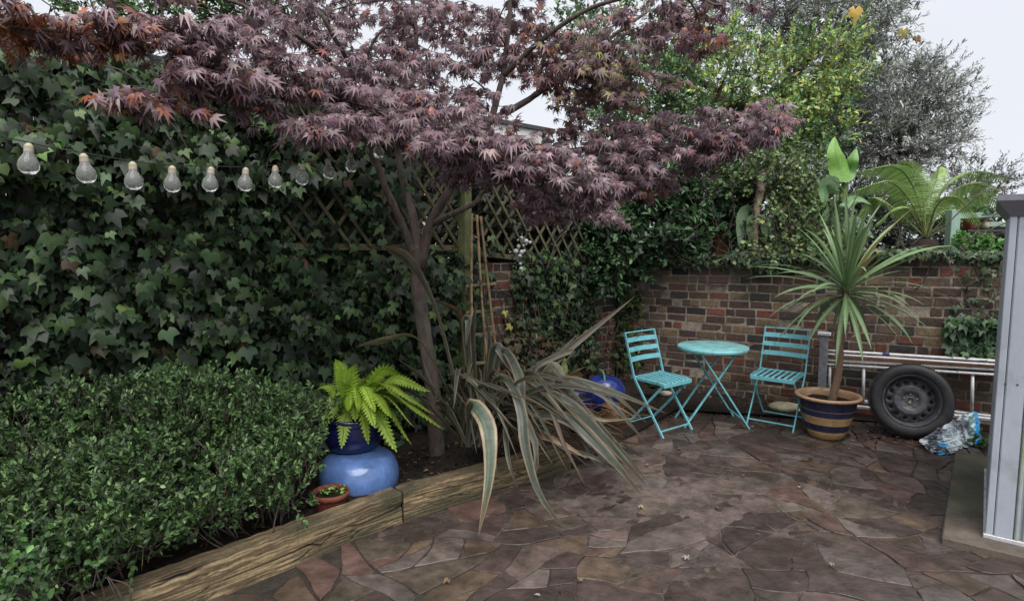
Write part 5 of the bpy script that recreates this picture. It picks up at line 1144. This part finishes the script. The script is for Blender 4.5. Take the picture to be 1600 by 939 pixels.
# plastic sack
sk = thing("plastic_sack", "crumpled blue and white plastic sack lying against the car wheel", "plastic sack", gr(1490, 708))
def sackpart(poly, Ybase, Ydep, name, ctr, seed_):
    """outline in picture, swollen into a closed crumpled body"""
    mb = MB(); n_ = len(poly); rings = 9; vs = []; cc = []; rr = np.random.default_rng(seed_)
    P0 = np.array([at(x, y, Y) for x, y, Y in poly]); P0 = ipath(list(P0)+[P0[0]], n_*7)[:-1]; P0 += rr.normal(0, .004, P0.shape); n2 = len(P0); C0 = at(*ctr)
    for side in (1, -1):
        for k in range(rings):
            f_ = 1-k/rings
            for i in range(n2):
                p = C0+(P0[i]-C0)*f_; bul = (1-f_**2.2)*Ydep
                cr_ = .022*(1-f_)**.3*f_*(sin(i*1.1+k*.9+seed_)+sin(i*2.7-k*1.7)+rr.normal(0, .6))
                q_ = p+np.array([-.35, -.9, .25])*side*(bul+cr_); q_[2] = max(q_[2], .016); vs.append(q_)
                pxr = 800+F*(q_[0])/(q_[1]*cos(PITCH)-(q_[2]-CH)*sin(PITCH)); u = pxr
                if u > 1522: c = (.03, .33, .72)
                elif u > 1512: c = (.62, .82, .80)
                else: c = (.72, .74, .76) if (i+k) % 5 else (.55, .72, .75)
                if name == "sack_fold" and 1465 < u < 1482 and f_ > .4: c = (.10, .42, .7)
                cc.append(c)
    tot = rings*n2
    for s_, o_ in ((1, 0), (-1, tot)):
        b0 = len(mb.v)
        fs = [(o_+k*n2+i, o_+k*n2+(i+1) % n2, o_+(k+1)*n2+(i+1) % n2, o_+(k+1)*n2+i) for k in range(rings-1) for i in range(n2)]+[tuple(o_+(rings-1)*n2+i for i in range(n2))]
        if s_ == 1: allf = fs
        else: allf += fs
    mb.add(vs, allf, cc); return mb.build(name, M['sack'], sk, False)
sackpart([(1436, 690, 4.78), (1462, 672, 4.80), (1492, 656, 4.86), (1521, 643, 4.92), (1529, 650, 4.95), (1532, 680, 4.93), (1530, 703, 4.86), (1518, 707, 4.8), (1495, 700, 4.72), (1460, 695, 4.72)], 0, .06, "sack_body", (1492, 682, 4.84), 2)
sackpart([(1440, 693, 4.74), (1470, 690, 4.72), (1498, 698, 4.70), (1492, 708, 4.64), (1478, 713, 4.60), (1455, 707, 4.64)], 0, .04, "sack_fold", (1472, 701, 4.66), 5)

# ------------------------------------------------------------------ litter and stones
FLV = [(1188, 835), (1000, 790), (905, 905), (845, 930), (1250, 760), (1160, 742), (1432, 701), (1535, 712), (1060, 700), (1330, 700), (700, 905), (1075, 870), (1385, 905), (1010, 725), (1300, 880), (1120, 790)]
for i, (px, py) in enumerate(FLV):
    p = gr(px, py, .03); n_ = 1; mb = MB(); a_ = rng.uniform(0, 6.28); tv, tfc = L_IVY if i % 3 else L_OVAL; R_ = np.array([[cos(a_), sin(a_), 0], [-sin(a_), cos(a_), 0], [0, 0, 1]])
    s_ = rng.uniform(.02, .04); tv2 = tv.copy(); tv2[:, 2] *= 1.6; c = palette(1, [(.28, .23, .14), (.34, .27, .13), (.2, .12, .06), (.28, .26, .22)], (2, 1, 3, 1))[0]
    mb.add((tv2@R_)*s_+p, [tuple(f) for f in tfc], c); o = mb.build("fallen_leaf", M['litter'], None, False)
    tag(o, "small dry fallen leaf lying on the dark crazy paving", "fallen leaf", "fallen leaves on the paving")
n_ = 2600; pos = []
while len(pos) < n_:
    k = rng.random()
    if k < .55: px, py = rng.uniform(860, 1290), 0; py = 632+rng.normal(0, 13)+(px < 1000)*12; p = gr(px, max(py, 612), .03)
    elif k < .7: px, py = rng.uniform(1290, 1560), rng.normal(680, 6); p = gr(px, py, .02)
    else: u = rng.random(); e = EB+(EC-EB)*u if rng.random() < .6 else EA+(EB-EA)*u; p = e+np.array([-.6, .8, 0])*rng.uniform(.15, .8); p[2] = .13
    pos.append(p)
pos = np.array(pos)+rng.normal(0, .006, (n_, 3)); 
o = leaves("leaf_litter", L_OVAL, pos, rvec(n_)*[1, 1, .3], rvec(n_)*.5+[0, 0, 1], rng.uniform(.012, .045, n_), palette(n_, [(.05, .035, .025), (.12, .075, .04), (.03, .025, .02), (.2, .14, .08)], (4, 2, 4, .6)), M['litter']); tag(o, kind='stuff')
for (px, py, sx, sy, c, lab) in ((1225, 640, .10, .05, (.36, .33, .22), "pale mossy stone at the wall foot under the right chair"), (1040, 617, .05, .03, (.45, .42, .32), "small pale pebble on the soil behind the left chair seat"), (1252, 642, .05, .02, (.5, .47, .35), "flat cream stone chip beside the mossy stone under the chair")):
    p = gr(px, py, .03); mb = MB(); prf = [(sin(pi*k/7), -cos(pi*k/7)) for k in range(8)]; vs = []
    mb.lathe([(a*sx, b_*sy) for a, b_ in prf], (0, 0, 0), 12, wob=.12); mb.v = [(v[0]*1.5+p[0]+rng.normal(0, .004), v[1]+p[1], v[2]*1+p[2]+sy*.5) for v in mb.v]
    o = mb.build("stone", mat_simple("stone_"+str(px), c, .9, bump=.5)); tag(o, lab, "stone")
